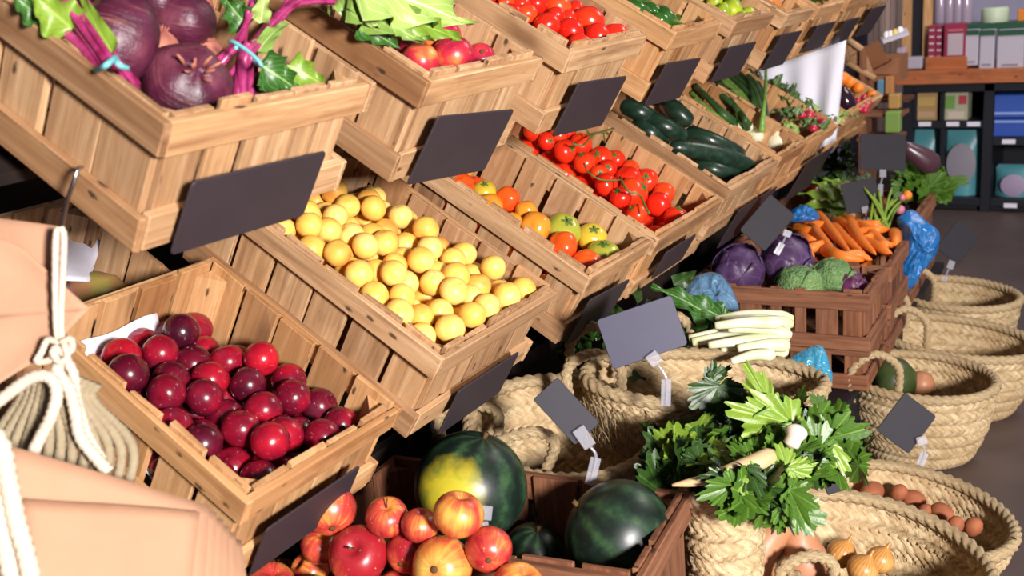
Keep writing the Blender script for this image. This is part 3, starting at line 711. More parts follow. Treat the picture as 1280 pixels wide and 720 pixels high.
for i, b_ in enumerate(BT):
    Pw = beet_c.w(Bp[i]); d = (Pw-EYE)@CF; r = b_[1]*d/FPX
    # keep inside the walls
    q = beet_c.loc(Pw); q[1] = np.clip(q[1], -beet_c.W/2+.014+r*.95, beet_c.W/2-.014-r*.95); q[0] = min(q[0], beet_c.L/2-.018-r); Pw = beet_c.w(q)
    ax = b_[3][0]*CR+b_[3][1]*CU-b_[3][2]*CF
    o = beet_mb(r, .5, b_[5]).build('beet', M[b_[2]]); crown_mb(r, b_[5]).build('leaf_stubs', M['beet_pale'], o)
    o.matrix_world = M4(frame(ax, CR), Pw); tag(o, b_[6], 'beet', 'beets')
# ------------------------------------------------------------------ apples and melons
stk = MB(); stk.tube([(0, 0, .026), (.002, .001, .034), (.005, .002, .042)], [.0016, .0013, .0018], 6)
def apple_prof():
    pr = []
    for k in range(19):
        a = PI*k/18; r = math.sin(a)*(1+.06*math.cos(a)); z = math.cos(a)*.9
        z -= .34*math.exp(-(r/.26)**2)*(math.cos(a) > 0); z += .16*math.exp(-(r/.22)**2)*(math.cos(a) < 0)
        pr.append((max(r, .001), z))
    return pr[::-1]
b = MB(); b.lathe(scaled(apple_prof(), .037), 28, lobes(5, .015)); ap1 = proto('apple', b, M['apple'], [('stalk', stk, M['stalk_brown'])])
b = MB(); b.lathe(scaled(apple_prof(), .037), 28, lobes(5, .01)); eye = MB(); eye.lathe([(.0008, -.029), (.005, -.0295), (.004, -.031), (.0006, -.0315)], 8); ap2 = proto('apple', b, M['apple'], [('calyx_end', eye, M['stalk_brown'])])
AP2 = [((445,684),37,(-.1,.5,.8),1,'red streaked apple with a yellow cheek at the near edge of the heap'),
 ((479,659),27,(.05,.75,.6),1,'red apple with its dark stalk hollow up, top back of the heap'),
 ((505,692),27,(.3,.4,-.8),0,'pinkish tan apple between two larger red ones'),
 ((567,692),38,(-.25,.12,.95),0,'large orange red apple showing its dark eye to the camera'),
 ((571,662),32,(.2,.9,.2),0,'apple behind the large orange red one, below the clip'),
 ((626,706),30,(.0,-.35,.95),0,'apple with its brown eye hollow facing out, at the far end'),
 ((528,662),24,(.1,.8,.2),0,'small apple in shade under the big watermelon'),
 ((423,656),34,(-.2,.6,-.6),0,'yellow apple at the back of the heap near the plums'),
 ((384,708),26,(-.5,.5,.4),0,'yellow brown apple low beside the paper bags'),
 ((664,722),34,(.3,.8,.3),0,'orange apple at the low far corner of the heap'),
 ((448,722),34,(.2,.5,.4),0,'red apple low in front, under the streaked one'),
 ((500,735),30,(.2,.7,.4),0,'red yellow apple low between its neighbours in front'),
 ((560,752),34,(.2,.7,.4),0,'apple under the large orange red one'),
 ((610,758),34,(.2,.7,.4),0,'apple at the lower edge below the pair of eyes'),
 ((395,690),24,(.2,.7,.4),0,'reddish apple against the near side under the slate'),
 ((400,752),32,(.2,.7,.4),0,'apple at the lower edge next to the paper bags'),
 ((350,728),32,(.2,.7,.4),0,'apple hidden behind the paper bags')]
Ps = []; Rs = []
for (uv, rp, ax, st_, lb) in AP2:
    h = .215+.0011*(705-min(uv[1], 705))*.5
    for _ in range(60):
        p = app_c.hit(*uv, h); d = (app_c.w(p)-EYE)@CF; r = min(rp*d/FPX, .043)
        if p[1] > app_c.W/2-.018-r: h += .004
        else: break
    Ps.append(p); Rs.append(r)
Ps = pack(Ps, np.array(Rs)*.95, app_c, iters=40); Rs = np.array(Rs)
for i, (uv, rp, ax, st_, lb) in enumerate(AP2):
    o = copy_tree(ap1 if st_ else ap2); A_ = ax[0]*CR+ax[1]*CU-ax[2]*CF
    if not st_: A_ = -A_ if ax[2] > .5 else A_
    o.matrix_world = M4(frame(A_, CR), app_c.w(Ps[i])) @ Matrix.Rotation(rnd.uniform(0, 6), 4, 'Z') @ Matrix.Scale(Rs[i]/.037, 4); o.name = 'apple'; tag(o, lb, 'apple', 'apples')
underlayer(app_c, Ps, .037, .062, [ap1], 'apple', 'apple half hidden inside the heap of apples', 'apple', 'apples under the top layer')
# second underlay closer to the base so the heap stands on something
def melon_thing(uv, rp, h, sq, ax, mat, label, dy=0.):
    p = mel_c.hit(*uv, h); d = (mel_c.w(p)-EYE)@CF; r = rp*d/FPX
    for _ in range(60):
        p = mel_c.hit(*uv, h); d = (mel_c.w(p)-EYE)@CF; r = rp*d/FPX
        if p[1] > mel_c.W/2-.018-r*.97: h += .004
        else: break
    b = MB(); b.lathe(scaled(sphere_prof(26, sq, .02, .02), r), 48, lobes(3, .008))
    o = b.build('watermelon', mat); A_ = ax[0]*CR+ax[1]*CU-ax[2]*CF
    o.matrix_world = M4(frame(A_, CR), mel_c.w(p)); s = MB(); s.tube([(0, 0, r*sq*.96), (.002, 0, r*sq+.008)], .004, 6); s.build('stalk', M['stalk_brown'], o); tag(o, label, 'watermelon', 'watermelons'); return o, r
R0 = frame(.25*CR+.9*CU-.25*CF, CR)
pt = np.array((-.28*CR+.02*CU-.75*CF))@R0*.105
o, r = melon_thing((588, 608), 71, .200, .97, (.25, .9, .25), melon('watermelon_yellow_patch', tuple(pt)), 'big round watermelon with a bright yellow patch')
o, r = melon_thing((772, 668), 70, .115, .92, (-.75, .55, .1), melon('watermelon_dark', None), 'dark green watermelon by the crate end, pale scratches on its rind')
o, r = melon_thing((668, 692), 40, .075, .95, (.1, .9, .5), melon('watermelon_striped', None), 'small dark watermelon sunk between the two larger ones')

# ------------------------------------------------------------------ cucumbers
def cuke(c, pts, rpx, label, h=.105, name='cucumber', mat='cucumber', cat='cucumber', group='cucumbers', zs=(0, .012, 0)):
    n = len(pts); W3 = np.array([c.pw(*p, h+zs[min(i, len(zs)-1)]) for i, p in enumerate(pts)]); d = (W3.mean(0)-EYE)@CF; r = rpx*d/FPX
    sp = spline(W3, 20); k = np.linspace(0, 1, len(sp)); rr = r*np.clip(np.sqrt(np.maximum(0, 1-(2*k-1)**8)), .12, 1)*(1-.12*np.abs(2*k-1))
    ctr = sp.mean(0); b = MB(); b.tube(sp-ctr, rr, 14, disp=None)
    o = b.build(name, M[mat]); o.location = ctr; return tag(o, label, cat, group)
Z7 = lambda L: [(800+x/2.667, y/2.667) for x, y in L]
CK = [([(95, 488), (240, 510), (385, 560)], 12, .125, 'cucumber lying along the crate on top of the heap, wet looking'),
 ([(180, 545), (260, 570), (352, 592)], 11, .095, 'cucumber lowest by the front plank under the long ones'),
 ([(150, 435), (240, 470), (350, 520)], 11, .115, 'cucumber in the middle of the heap behind the wet one'),
 ([(185, 398), (235, 430), (300, 480)], 11, .095, 'short cucumber against the scallion crate side'),
 ([(80, 340), (120, 370), (172, 415)], 12, .12, 'cucumber under the slate at the upper end of the heap'),
 ([(10, 385), (80, 420), (155, 462)], 12, .115, 'cucumber in the middle left of the heap under two others'),
 ([(-20, 410), (30, 440), (95, 475)], 11, .09, 'cucumber against the vine tomato crate side'),
 ([(-60, 350), (0, 375), (60, 405)], 12, .115, 'cucumber at the upper near side of the heap'),
 ([(20, 320), (60, 330), (110, 350)], 12, .10, 'cucumber half under the slate at the top'),
 ([(-50, 300), (10, 320), (50, 345)], 12, .09, 'cucumber at the back of the heap in shadow'),
 ([(230, 530), (310, 560), (402, 585)], 10, .10, 'cucumber against the far side near the front plank')]
for L_, rp, h, lb in CK: cuke(cuc_c, Z7(L_), rp, lb, h)

# ------------------------------------------------------------------ leaves
def leaf_mb(mb, base, tip, nrm, w, ruffle=.12, lob=0., curl=.15, nu=12, nv=9, shape=(.35, .8), teeth=0., fold=.15, seed=None, tone=None):
    """one leaf blade from base to tip; w = full width"""
    base = np.array(base, float); tip = np.array(tip, float); L = np.linalg.norm(tip-base); t = (tip-base)/L
    n_ = np.array(nrm, float); n_ = n_-t*(t@n_); n_ /= np.linalg.norm(n_)+1e-9; sd = np.cross(n_, t)
    ph = rnd.random()*6 if seed is None else seed; V = []
    for i in range(nu):
        s_ = i/(nu-1); prof = math.sin(PI*min(1, max(0, s_))**shape[0])**shape[1] if 0 < s_ < 1 else .02
        prof *= 1+lob*math.sin(s_*19+ph)+teeth*(-1)**i
        for j in range(nv):
            q = 2*j/(nv-1)-1; z = curl*L*(math.sin(PI*s_)*.6-.5*s_*s_)+fold*w*abs(q)*.5+ruffle*w*abs(q)**2*math.sin(s_*17+ph+q*2.)
            V.append(base+t*(L*s_+.06*L*abs(q)*teeth*3)+sd*(q*.5*w*prof)+n_*z)
    mb.grid(V, nu, nv, tone=tone)
def lobed_mb(mb, base, tip, nrm, w, lobes_=((0, 1.), (-.72, .86), (.72, .86), (-1.45, .66), (1.45, .66), (-2.1, .4), (2.1, .4)), teeth=.13, cup=.12, tone=None):
    """parsley or celery leaflet: fan of toothed lobes with folds along each lobe"""
    base = np.array(base, float); tip = np.array(tip, float); L = np.linalg.norm(tip-base); t = (tip-base)/L
    n_ = np.array(nrm, float); n_ = n_-t*(t@n_); n_ /= np.linalg.norm(n_)+1e-9; sd = np.cross(n_, t); ky = w/L
    nt, rings = 110, 4; V = [base]; ph = rnd.random()*6; UV = [(0, .5)]
    th = np.linspace(-2.6, 2.6, nt); R_ = []; Fo = []
    for a in th:
        v = max(lo*max(0., math.cos(min(1.57, abs(a-a0)*2.6)))**.45 for a0, lo in lobes_); v = max(v, .42 if abs(a) < 1.7 else .16)
        k = min(range(len(lobes_)), key=lambda q: abs(a-lobes_[q][0])); e = abs(a-lobes_[k][0])
        R_.append(v*(1+teeth*1.5*abs(math.sin(a*10.5))-teeth*.7+.25*teeth*math.sin(a*33+ph))); Fo.append(e)
    for r in range(1, rings+1):
        f = r/rings
        for k, a in enumerate(th):
            rr = R_[k]*f*L; z = cup*L*(Fo[k]*1.1*f-.5*f*f)+.03*L*math.sin(a*4+ph)*f
            V.append(base+t*(rr*math.cos(a))+sd*(rr*math.sin(a)*ky*1.15)+n_*z); UV.append((f, .5+.5*min(1, Fo[k]*1.6)*(1 if k % 2 else -1)*.0+.5*min(1., Fo[k]*1.6)))
    Fc = [(0, 1+k, 2+k) for k in range(nt-1)]
    for r in range(1, rings): Fc += [(1+(r-1)*nt+k, 1+r*nt+k, 1+r*nt+k+1, 1+(r-1)*nt+k+1) for k in range(nt-1)]
    mb.add(V, Fc, UV, tone)
def rel(o, root): o.matrix_parent_inverse = root.matrix_world.inverted(); return o
def newroot(name, loc, label, cat, group=None):
    o = empty(name, loc, label, cat, group); sc.view_layers[0].update(); return o
def clump(root, pts, n, size, mat, nm='foliage', spread=.04, up=.5, lobed=True, w=.9, face=.55):
    """loose foliage round the given world points"""
    mb = MB()
    for p in pts:
        for _ in range(n):
            b0 = np.array(p)+nr.normal(0, spread, 3)*[1, 1, .6]
            dr = nr.normal(0, 1, 3); dr[2] += up; dr /= np.linalg.norm(dr); L = size*rnd.uniform(.6, 1.2)
            nn = nr.normal(0, .6, 3)-face*CF+np.array([.2, 0, .5])
            if lobed: lobed_mb(mb, b0, b0+dr*L, nn, L*w)
            else: leaf_mb(mb, b0, b0+dr*L, nn, L*w*.6)
    return rel(mb.build(nm, M[mat], root), root)

# beet bunches: stems, band, leaves
def wpts(c, L, h, s=1., off=(0, 0)): return [c.pw(off[0]+p[0]/s, off[1]+p[1]/s, h if not hasattr(h, '__len__') else h[min(i, len(h)-1)]) for i, p in enumerate(L)]
Zb = (4.923, (180, 0))
bb = newroot('beet_bunch', beet_c.pw(290, 90, .13), 'magenta beet stems tied with a turquoise band, leaves over the nectarines', 'beet bunch')
for L_, hs, rp in (([(380,420),(470,360),(570,260),(640,120),(680,0),(700,-60)], (.115,.125,.14,.16,.175,.18), 5), ([(420,450),(520,340),(600,240),(650,60),(670,-40)], (.11,.13,.145,.165,.18), 5), ([(480,500),(560,420),(610,300),(625,180),(640,60)], (.10,.12,.14,.15,.17), 4),
                  ([(600,600),(600,480),(620,330),(700,240),(800,120),(900,30),(1020,-30)], (.095,.115,.14,.145,.155,.165,.17), 8), ([(655,600),(650,480),(655,340),(720,260),(830,130),(960,20),(1250,10)], (.095,.115,.14,.145,.155,.165,.17), 6), ([(560,620),(580,500),(600,340),(640,260)], (.09,.11,.135,.15), 7), ([(690,470),(690,380),(700,290),(840,60),(900,-20)], (.10,.12,.135,.16,.17), 4)):
    b = MB(); sp = spline(wpts(beet_c, L_, hs, *Zb), 30); b.tube(sp, np.linspace(rp*.0009, rp*.0007, len(sp)), 8, flat=.7); rel(b.build('stem', M['beet_stem'], bb), bb)
b = MB(); sp = spline(wpts(beet_c, [(525,255),(560,262),(640,315),(700,370),(722,405),(690,390),(620,330),(560,290)], (.158,.162,.162,.160,.155,.14,.13,.14), *Zb), 40); b.tube(sp, .0022, 6, cap=True); rel(b.build('rubber_band', M['rubber'], bb), bb)
def lf(root, c, base, tip, w, mat, hb, ht, nm='leaf', s=4.923, off=(180, 0), tilt=(0, 0, 0), **k):
    mb = MB(); B_ = c.pw(off[0]+base[0]/s, off[1]+base[1]/s, hb); T_ = c.pw(off[0]+tip[0]/s, off[1]+tip[1]/s, ht)
    d = (B_-EYE)@CF; nn = -CF+np.array(tilt)
    leaf_mb(mb, B_, T_, nn, w/s*d/FPX, nu=18, nv=11, **k); return rel(mb.build(nm, M[mat], root), root)
lf(bb, beet_c, (720,400), (960,560), 260, 'leaf_chard', .135, .115, ruffle=.25, lob=.15)
lf(bb, beet_c, (880,400), (1140,540), 200, 'leaf_light', .13, .118, ruffle=.22, lob=.15)
lf(bb, beet_c, (690,330), (900,120), 120, 'leaf_beet', .14, .16, ruffle=.15)
lf(bb, beet_c, (720,140), (760,-80), 130, 'leaf_pale', .16, .2, ruffle=.15)
lf(bb, beet_c, (640,170), (480,-30), 220, 'leaf_chard', .15, .17, ruffle=.25, lob=.2)
# the big beet leaves that hang over the nectarines
for bs, tp, w, mt, hb, ht, kw in (((300,-70),(760,250),400,'leaf_beet',.205,.165,{}), ((330,-110),(1030,150),420,'leaf_pale',.22,.185,{}), ((600,110),(980,250),170,'leaf_light',.185,.165,{}), ((250,20),(460,170),150,'leaf_pale',.18,.175,{}), ((330,150),(600,300),150,'leaf_chard',.165,.15,{}), ((200,-40),(420,100),240,'leaf_beet',.185,.19,{}), ((500,130),(740,270),120,'leaf_beet',.18,.165,{})):
    lf(bb, peach_c, bs, tp, w, mt, hb, ht, off=(380, 0), ruffle=.26, lob=.16, curl=.06)
b = MB(); sp = spline(wpts(peach_c, [(-60,-10),(100,5),(300,25),(450,20)], (.17,.175,.18,.19), 4.923, (380, 0)), 20); b.tube(sp, .004, 8); rel(b.build('stem', M['beet_stem'], bb), bb)
# near bunch at the top corner
b2 = newroot('beet_bunch', beet_c.pw(140, 85, .13), 'magenta beet stems with a pale turquoise tie at the near rim of the beet crate', 'beet bunch')
Z1 = (5.333, (0, 0))
for L_, hs, rp in (([(910,600),(780,470),(720,420),(600,250),(480,80),(400,-60)], (.125,.145,.155,.16,.17,.18), 5), ([(880,590),(760,470),(690,430),(560,250),(440,60),(400,-40)], (.12,.14,.15,.155,.165,.175), 4), ([(920,590),(800,440),(740,390),(640,240),(520,60),(450,-60)], (.13,.15,.158,.165,.172,.18), 4), ([(850,560),(720,460),(660,440),(520,290),(400,190),(300,150)], (.12,.14,.145,.148,.15,.15), 6), ([(930,560),(820,440),(770,370),(690,200),(560,-40)], (.13,.15,.156,.165,.175), 3)):
    b = MB(); sp = spline(wpts(beet_c, L_, hs, *Z1), 24); b.tube(sp, rp*.0008, 8, flat=.75); rel(b.build('stem', M['beet_stem'], b2), b2)
b = MB(); sp = spline(wpts(beet_c, [(640,470),(700,440),(740,405),(770,385),(790,430),(850,455)], (.15,.17,.172,.168,.172,.165), *Z1), 30); b.tube(sp, .0028, 6); rel(b.build('tie', M['rubber'], b2), b2)
lf(b2, beet_c, (480,190), (200,-60), 330, 'leaf_light', .155, .18, s=5.333, off=(0, 0), ruffle=.15, lob=.1)
lf(b2, beet_c, (760,370), (520,-80), 150, 'leaf_light', .158, .18, s=5.333, off=(0, 0), ruffle=.1)
lf(b2, beet_c, (300,140), (60,-60), 200, 'leaf_chard', .15, .17, s=5.333, off=(0, 0), ruffle=.25, lob=.2)
lf(b2, beet_c, (380,200), (120,20), 180, 'leaf_dark', .14, .15, s=5.333, off=(0, 0), ruffle=.25, lob=.2)

# ------------------------------------------------------------------ scallions, radishes, peppers, limes, carrots
def long_thing(name, c, pts, hs, prof, mat, label, cat, group, s=2.667, off=(800, 0), n=12, extra=None):
    W3 = np.array(wpts(c, pts, hs, s, off)); sp = spline(W3, 20); ctr = sp.mean(0); k = np.linspace(0, 1, len(sp))
    b = MB(); b.tube(sp-ctr, np.interp(k, *zip(*prof)), n); o = b.build(name, M[mat]); o.location = ctr
    return tag(o, label, cat, group), sp, ctr
SC = [((185,290),(250,350),(320,415)), ((215,280),(290,340),(365,425)), ((255,275),(330,340),(385,435)), ((285,262),(350,330),(402,440)), ((315,250),(370,310),(410,440)), ((345,235),(395,300),(418,430)), ((170,310),(230,370),(310,430)), ((365,235),(408,310),(425,440)), ((330,370),(350,400),(360,440)), ((300,300),(330,390),(350,430)), ((200,300),(268,365),(335,420)), ((235,288),(310,350),(372,420)), ((272,266),(345,335),(395,430)), ((300,256),(360,315),(405,425)), ((330,240),(382,305),(412,435)), ((180,330),(240,380),(300,425)), ((185,285),(270,375),(330,430)), ((265,285),(320,360),(378,436))]
plc = ['nearest the cucumbers', 'second from the cucumbers', 'third from the cucumbers', 'fourth from the cucumbers', 'fifth from the cucumbers', 'sixth from the cucumbers', 'low against the cucumber side', 'beside the divider plank', 'short one ending beside the small white bulb', 'lying across under the others', 'between the first and second from the cucumbers', 'between the second and third from the cucumbers', 'between the third and fourth from the cucumbers', 'between the fourth and fifth from the cucumbers', 'between the fifth and sixth from the cucumbers', 'lowest of all on the cucumber side', 'crossing over two on the cucumber side', 'on top in the middle of the bunch']
for i, L_ in enumerate(SC):
    q = plc[i].replace('nearest', 'next to')
    o, sp, ctr = long_thing('scallion', scal_c, L_, (.12+.006*(i % 3), .125+.006*(i % 3), .10), [(0, .007), (.6, .0085), (1, .009)], 'scallion_leaf' if i % 3 else 'stem_green', 'dark green scallion leaf and stalk, '+q, 'scallion', 'scallions')
    b = MB(); k = np.linspace(0, 1, 8); e = sp[-1]-sp[-3]; e /= np.linalg.norm(e); b.tube([sp[-1]-ctr-e*.02+e*t*.055 for t in k], np.interp(k, [0, .5, .8, 1], [.0095, .010, .014, .004]), 10); b.build('white_bulb', M['stem_white'], o)
def lathe_thing(name, c, uv, h, rpx, prof, mat, label, cat, group, ax, parts=(), n=24, fn=None, wp=None):
    Pw = c.pw(*uv, h) if wp is None else np.array(wp); d = (Pw-EYE)@CF; r = rpx*d/FPX
    b = MB(); b.lathe(scaled(prof, r), n, fn); o = b.build(name, mat if not isinstance(mat, str) else M[mat])
    o.matrix_world = M4(frame(ax[0]*CR+ax[1]*CU-ax[2]*CF, CR), Pw)
    for nm, f, m in parts: f(r).build(nm, M[m], o)
    return tag(o, label, cat, group)
on_prof = [(.002, -.92), (.18, -.9), (.55, -.78), (.88, -.4), (1., 0), (.9, .42), (.6, .74), (.3, .92), (.14, 1.08), (.09, 1.3), (.05, 1.5), (.001, 1.52)]
lathe_thing('bulb_onion', scal_c, (974, 176), .105, 18, on_prof, 'onion_white', 'big round white bulb onion at the front of the scallion crate', 'onion', None, (.4, -.3, .5))
lathe_thing('bulb_onion', scal_c, (946, 171), .095, 9, on_prof, 'onion_white', 'small white onion bulb beside the big one', 'onion', None, (-.2, .8, .3))
long_thing('scallion', scal_c, [(420,225),(418,300),(410,380),(405,440)], (.22,.19,.16,.12), [(0, .004), (.7, .006), (1, .010)], 'stem_green', 'single tall scallion stalk standing up against the white cloth', 'scallion', 'scallions')
RD = [(540,385,13),(575,382,16),(610,408,16),(580,430,14),(601,436,14),(560,398,12),(590,395,12)]
P = scatter_px(rad_c, [r[:2] for r in RD], .135, 2.667, (800, 0)); R_ = np.array([r[2] for r in RD])/2.667*3.05/FPX; P = pack(P, R_, rad_c, zmin=.03)
rdp = fruit('radish', .017, M['radish'], 1.05, .05, -.1); t_ = MB(); t_.tube([(0, 0, -.017), (.002, 0, -.030), (.0, .002, -.042)], [.002, .001, .0004], 5); t_.build('root', M['garlic'], rdp)
put([rdp], 'radish', P, rad_c, row_labels(P, 'small red radish', .028, 'front plank', 'the scallions'), 'radish', 'radishes', R_, .017, tilt=1.)
g = newroot('radish_leaves', rad_c.pw(975, 130, .12), 'grey green radish leaves filling the crate behind the red radishes', 'radish leaves')
clump(g, wpts(rad_c, [(400,275),(430,300),(460,320),(490,330),(520,350),(450,270),(500,380),(610,400),(600,360),(560,350),(540,420),(480,300)], .125, 2.667, (800, 0)), 7, .05, 'leaf_gray', spread=.018, lobed=False, w=1.)
clump(g, wpts(rad_c, [(610,372),(580,360),(640,395),(520,440)], .13, 2.667, (800, 0)), 5, .05, 'leaf_pale', 'light_foliage', spread=.02, lobed=False)
g['label'] = 'grey green radish leaves filling the crate behind the red radishes'
PP = [([(730,-20),(760,8),(782,12)],.11),([(775,5),(800,12),(815,18)],.12),([(800,8),(818,14),(832,24)],.115),([(820,10),(834,20),(848,31)],.12),([(812,22),(830,26),(858,33)],.115),([(795,18),(820,24),(842,28)],.10),([(775,-8),(800,0),(820,8)],.11),([(745,-30),(770,-15),(800,-8)],.11),([(790,-20),(810,-8),(825,2)],.10),([(838,18),(850,26),(862,34)],.10)]
pl2 = ['under the near rim at the upper end', 'against the tomato side of the crate', 'in the middle of the heap', 'uppermost by the far plank', 'lying low at the front plank', 'below the middle one', 'behind the others', 'at the back corner', 'at the back far side', 'touching the far front corner']
for i, (L_, h) in enumerate(PP):
    o, sp, ctr = long_thing('green_pepper', pep_c, L_, (h-.005, h+.006, h-.01), [(0, .005), (.12, .012), (.35, .0145), (.7, .011), (1, .003)], 'pepper', 'glossy green pepper '+pl2[i], 'pepper', 'green peppers', 1., (0, 0), 14)
    e = sp[0]-sp[2]; e /= np.linalg.norm(e); b = MB(); b.tube([sp[0]-ctr, sp[0]-ctr+e*.012, sp[0]-ctr+e*.022+np.array([0, 0, .004])], [.005, .003, .0035], 6); b.build('stalk', M['stem_green'], o)
LM = [(893,3,10),(918,12,13),(904,14,9),(928,8,11),(939,18,10),(880,-8,11),(905,-10,12),(926,22,9)]
P = scatter_px(lime_c, [l[:2] for l in LM], .12); R_ = np.array([l[2] for l in LM])*2.55/FPX; P = pack(P, R_*.97, lime_c)
b = MB(); b.lathe(scaled([(.001, -1.2), (.1, -1.15), (.25, -1.02), (.6, -.8), (.9, -.4), (1, 0), (.9, .4), (.6, .8), (.25, 1.02), (.1, 1.12), (.001, 1.15)], .022), 20); lmp = proto('lime', b, M['lime'])
put([lmp], 'lime', P, lime_c, row_labels(P, 'yellow green lime', .05, 'front plank', 'the peppers'), 'lime', 'limes', R_, .022)
# carrots
def carrot(c, pts, h, rpx, label, s=1., off=(0, 0), group='carrots', world=None):
    W3 = np.array(wpts(c, pts, h, s, off)) if world is None else np.array(world); d = (W3.mean(0)-EYE)@CF; r = rpx*d/FPX
    sp = spline(W3, 14); ctr = sp.mean(0); k = np.linspace(0, 1, len(sp)); X = frame(sp[-1]-sp[0]); loc = (sp-ctr)@X   # z along the root
    loc = loc[:, [2, 0, 1]]; b = MB(); b.tube(loc, r*np.interp(k, [0, .04, .12, .6, .92, 1], [.35, .85, 1, .8, .35, .08]), 12); o = b.build('carrot', M['carrot'])
    o.matrix_world = M4(np.stack([X[:, 2], X[:, 0], X[:, 1]], 1), ctr); return tag(o, label, 'carrot', group)
for i, (L_, h) in enumerate((([(1000,11),(985,4),(960,-10)],.12), ([(985,14),(970,8),(945,-2)],.105), ([(968,4),(950,-6),(935,-14)],.12))):
    carrot(car_c, L_, h, 7, 'carrot in the top row crate '+['beside the green tops', 'along the lime crate side', 'at the back'][i])
g = newroot('carrot_greens', car_c.pw(1005, 5, .12), 'dark green carrot tops beside the carrots in the top row', 'carrot leaves')
clump(g, wpts(car_c, [(1000,2),(1006,8),(1010,2),(1003,-4)], .125), 9, .035, 'leaf_dark', spread=.015)
# ------------------------------------------------------------------ cabbages and carrots on the bench
def cabbage(c, uv, h, rpx, mat, label, group, ax, wp=None):
    Pw = c.pw(*uv, h) if wp is None else np.array(wp); d = (Pw-EYE)@CF; r = rpx*d/FPX
    if c is not None:
        q = c.loc(Pw); q[0] = np.clip(q[0], -c.L/2+.02+r, c.L/2-.02-r); q[1] = np.clip(q[1], -c.W/2+.02+r*.9, c.W/2-.02-r*.9); Pw = c.w(q)
    root = newroot('cabbage', Pw, label, 'cabbage', group)
    R3 = frame(ax[0]*CR+ax[1]*CU-ax[2]*CF, CR)
    b = MB(); b.lathe(scaled(sphere_prof(18, .95, .03), r*.93), 32, lambda V: V*(1+.02*np.sin(V[:, 0]/r*9)*np.cos(V[:, 1]/r*7))[:, None]); o = b.build('head', mat, root); o.matrix_local = M4(R3, (0, 0, 0))
    for k in range(6):
        a0 = 2*PI*k/6+rnd.uniform(-.2, .2); V = []; nu, nv = 12, 12
        for i in range(nu):
            for j in range(nv):
                s_ = i/(nu-1); q = 2*j/(nv-1)-1; el = -1.35+s_*2.3; wd = 1.0*math.sin(PI*min(.97, .12+s_*.85))**.6
                rr = r*(.95+.03*(k % 3)+(.14*max(0, s_-.72)*3 if k % 2 else .05*s_**3)+.025*math.sin(s_*12+q*5+k))
                a = a0+q*wd*.9; V.append((rr*math.cos(el)*math.cos(a), rr*math.cos(el)*math.sin(a), rr*math.sin(el)*.95))
        b = MB(); b.grid(V, nu, nv); o = b.build('outer_leaf', mat, root); o.matrix_local = M4(R3, (0, 0, 0)); solidify(o, .0015)
    return root
cabbage(cab_c, (922, 339), 0.158, 33, M['red_cabbage'], 'purple cabbage at the end near the blue bag', 'red cabbages', (.1, .7, .6))
cabbage(cab_c, (984, 325), 0.173, 33, M['red_cabbage'], 'purple cabbage standing highest beside the carrots', 'red cabbages', (.2, .5, .8))
cabbage(cab_c, (995, 362), 0.128, 30, M['savoy'], 'bright green savoy cabbage behind the front slats', 'green cabbages', (.0, .9, .3))
cabbage(cab_c, (1042, 350), 0.128, 28, M['savoy'], 'grey green savoy cabbage in front of the carrots', 'green cabbages', (.3, .8, .4))
cabbage(cab_c, (1064, 358), 0.118, 20, M['radicchio'], 'small wine red radicchio head at the crate corner', None, (.2, .8, .4))
CT = [([(992,285),(1010,288),(1030,296)],7),([(1005,270),(1022,292),(1048,318)],8),([(1020,267),(1040,290),(1064,318)],8),([(1058,270),(1072,296),(1095,318)],9),([(1040,282),(1058,300),(1085,322)],8),([(1068,278),(1088,290),(1116,310)],8),([(1062,282),(1095,281),(1096,284)],7),([(1070,290),(1100,287),(1112,286)],6),([(1090,293),(1085,297),(1062,300)],6),([(1118,290),(1119,300),(1119,310)],8),([(1010,312),(1025,306),(1040,300)],7),([(1030,312),(1050,320),(1080,326)],9),([(996,292),(1012,300),(1028,306)],7),([(1035,285),(1010,278),(1000,272)],7),([(1000,305),(1008,314),(1018,322)],8),([(1075,300),(1100,310),(1118,322)],8),([(1048,325),(1070,318),(1090,325)],8),([(1045,275),(1065,285),(1080,294)],7),([(990,300),(1000,312),(1010,326)],7),([(1092,300),(1106,306),(1122,306)],7)]
cl = ['first', 'second', 'third', 'fourth', 'fifth', 'sixth', 'seventh', 'eighth', 'ninth', 'tenth', 'eleventh', 'twelfth', 'thirteenth', 'fourteenth']
order = sorted(range(len(CT)), key=lambda i: CT[i][0][0][1]+.001*i)
for rank, i in enumerate(order):
    L_, rp = CT[i]; h = .118+(1-(L_[1][1]-270)/60)*.03+rnd.uniform(-.004, .008)
    tier = ['on the top of the heap', 'in the middle of the heap', 'low in the heap by the front slats'][min(2, rank//7)]
    carrot(carr_c, [L_[0], L_[1], L_[2]], (h, h+.008, h-.004), rp, f"orange carrot {tier}, {cl[rank % 7]} of those lowest to highest in frame".replace(' of those lowest to highest in frame', ' from its upper edge'))
fill = MB()
# under the visible carrots: more carrots lying flat
for k in range(12):
    x = -.15+.026*k; p0 = carr_c.w((x, -.08, .092+.004*(k % 3))); p1 = carr_c.w((x+rnd.uniform(-.03, .03), .08, .095))
    carrot(carr_c, None, 0, 8, 'orange carrot buried under the heap, only glimpsed through gaps', group='carrots under the top layer', world=[p0, (p0+p1)/2, p1])

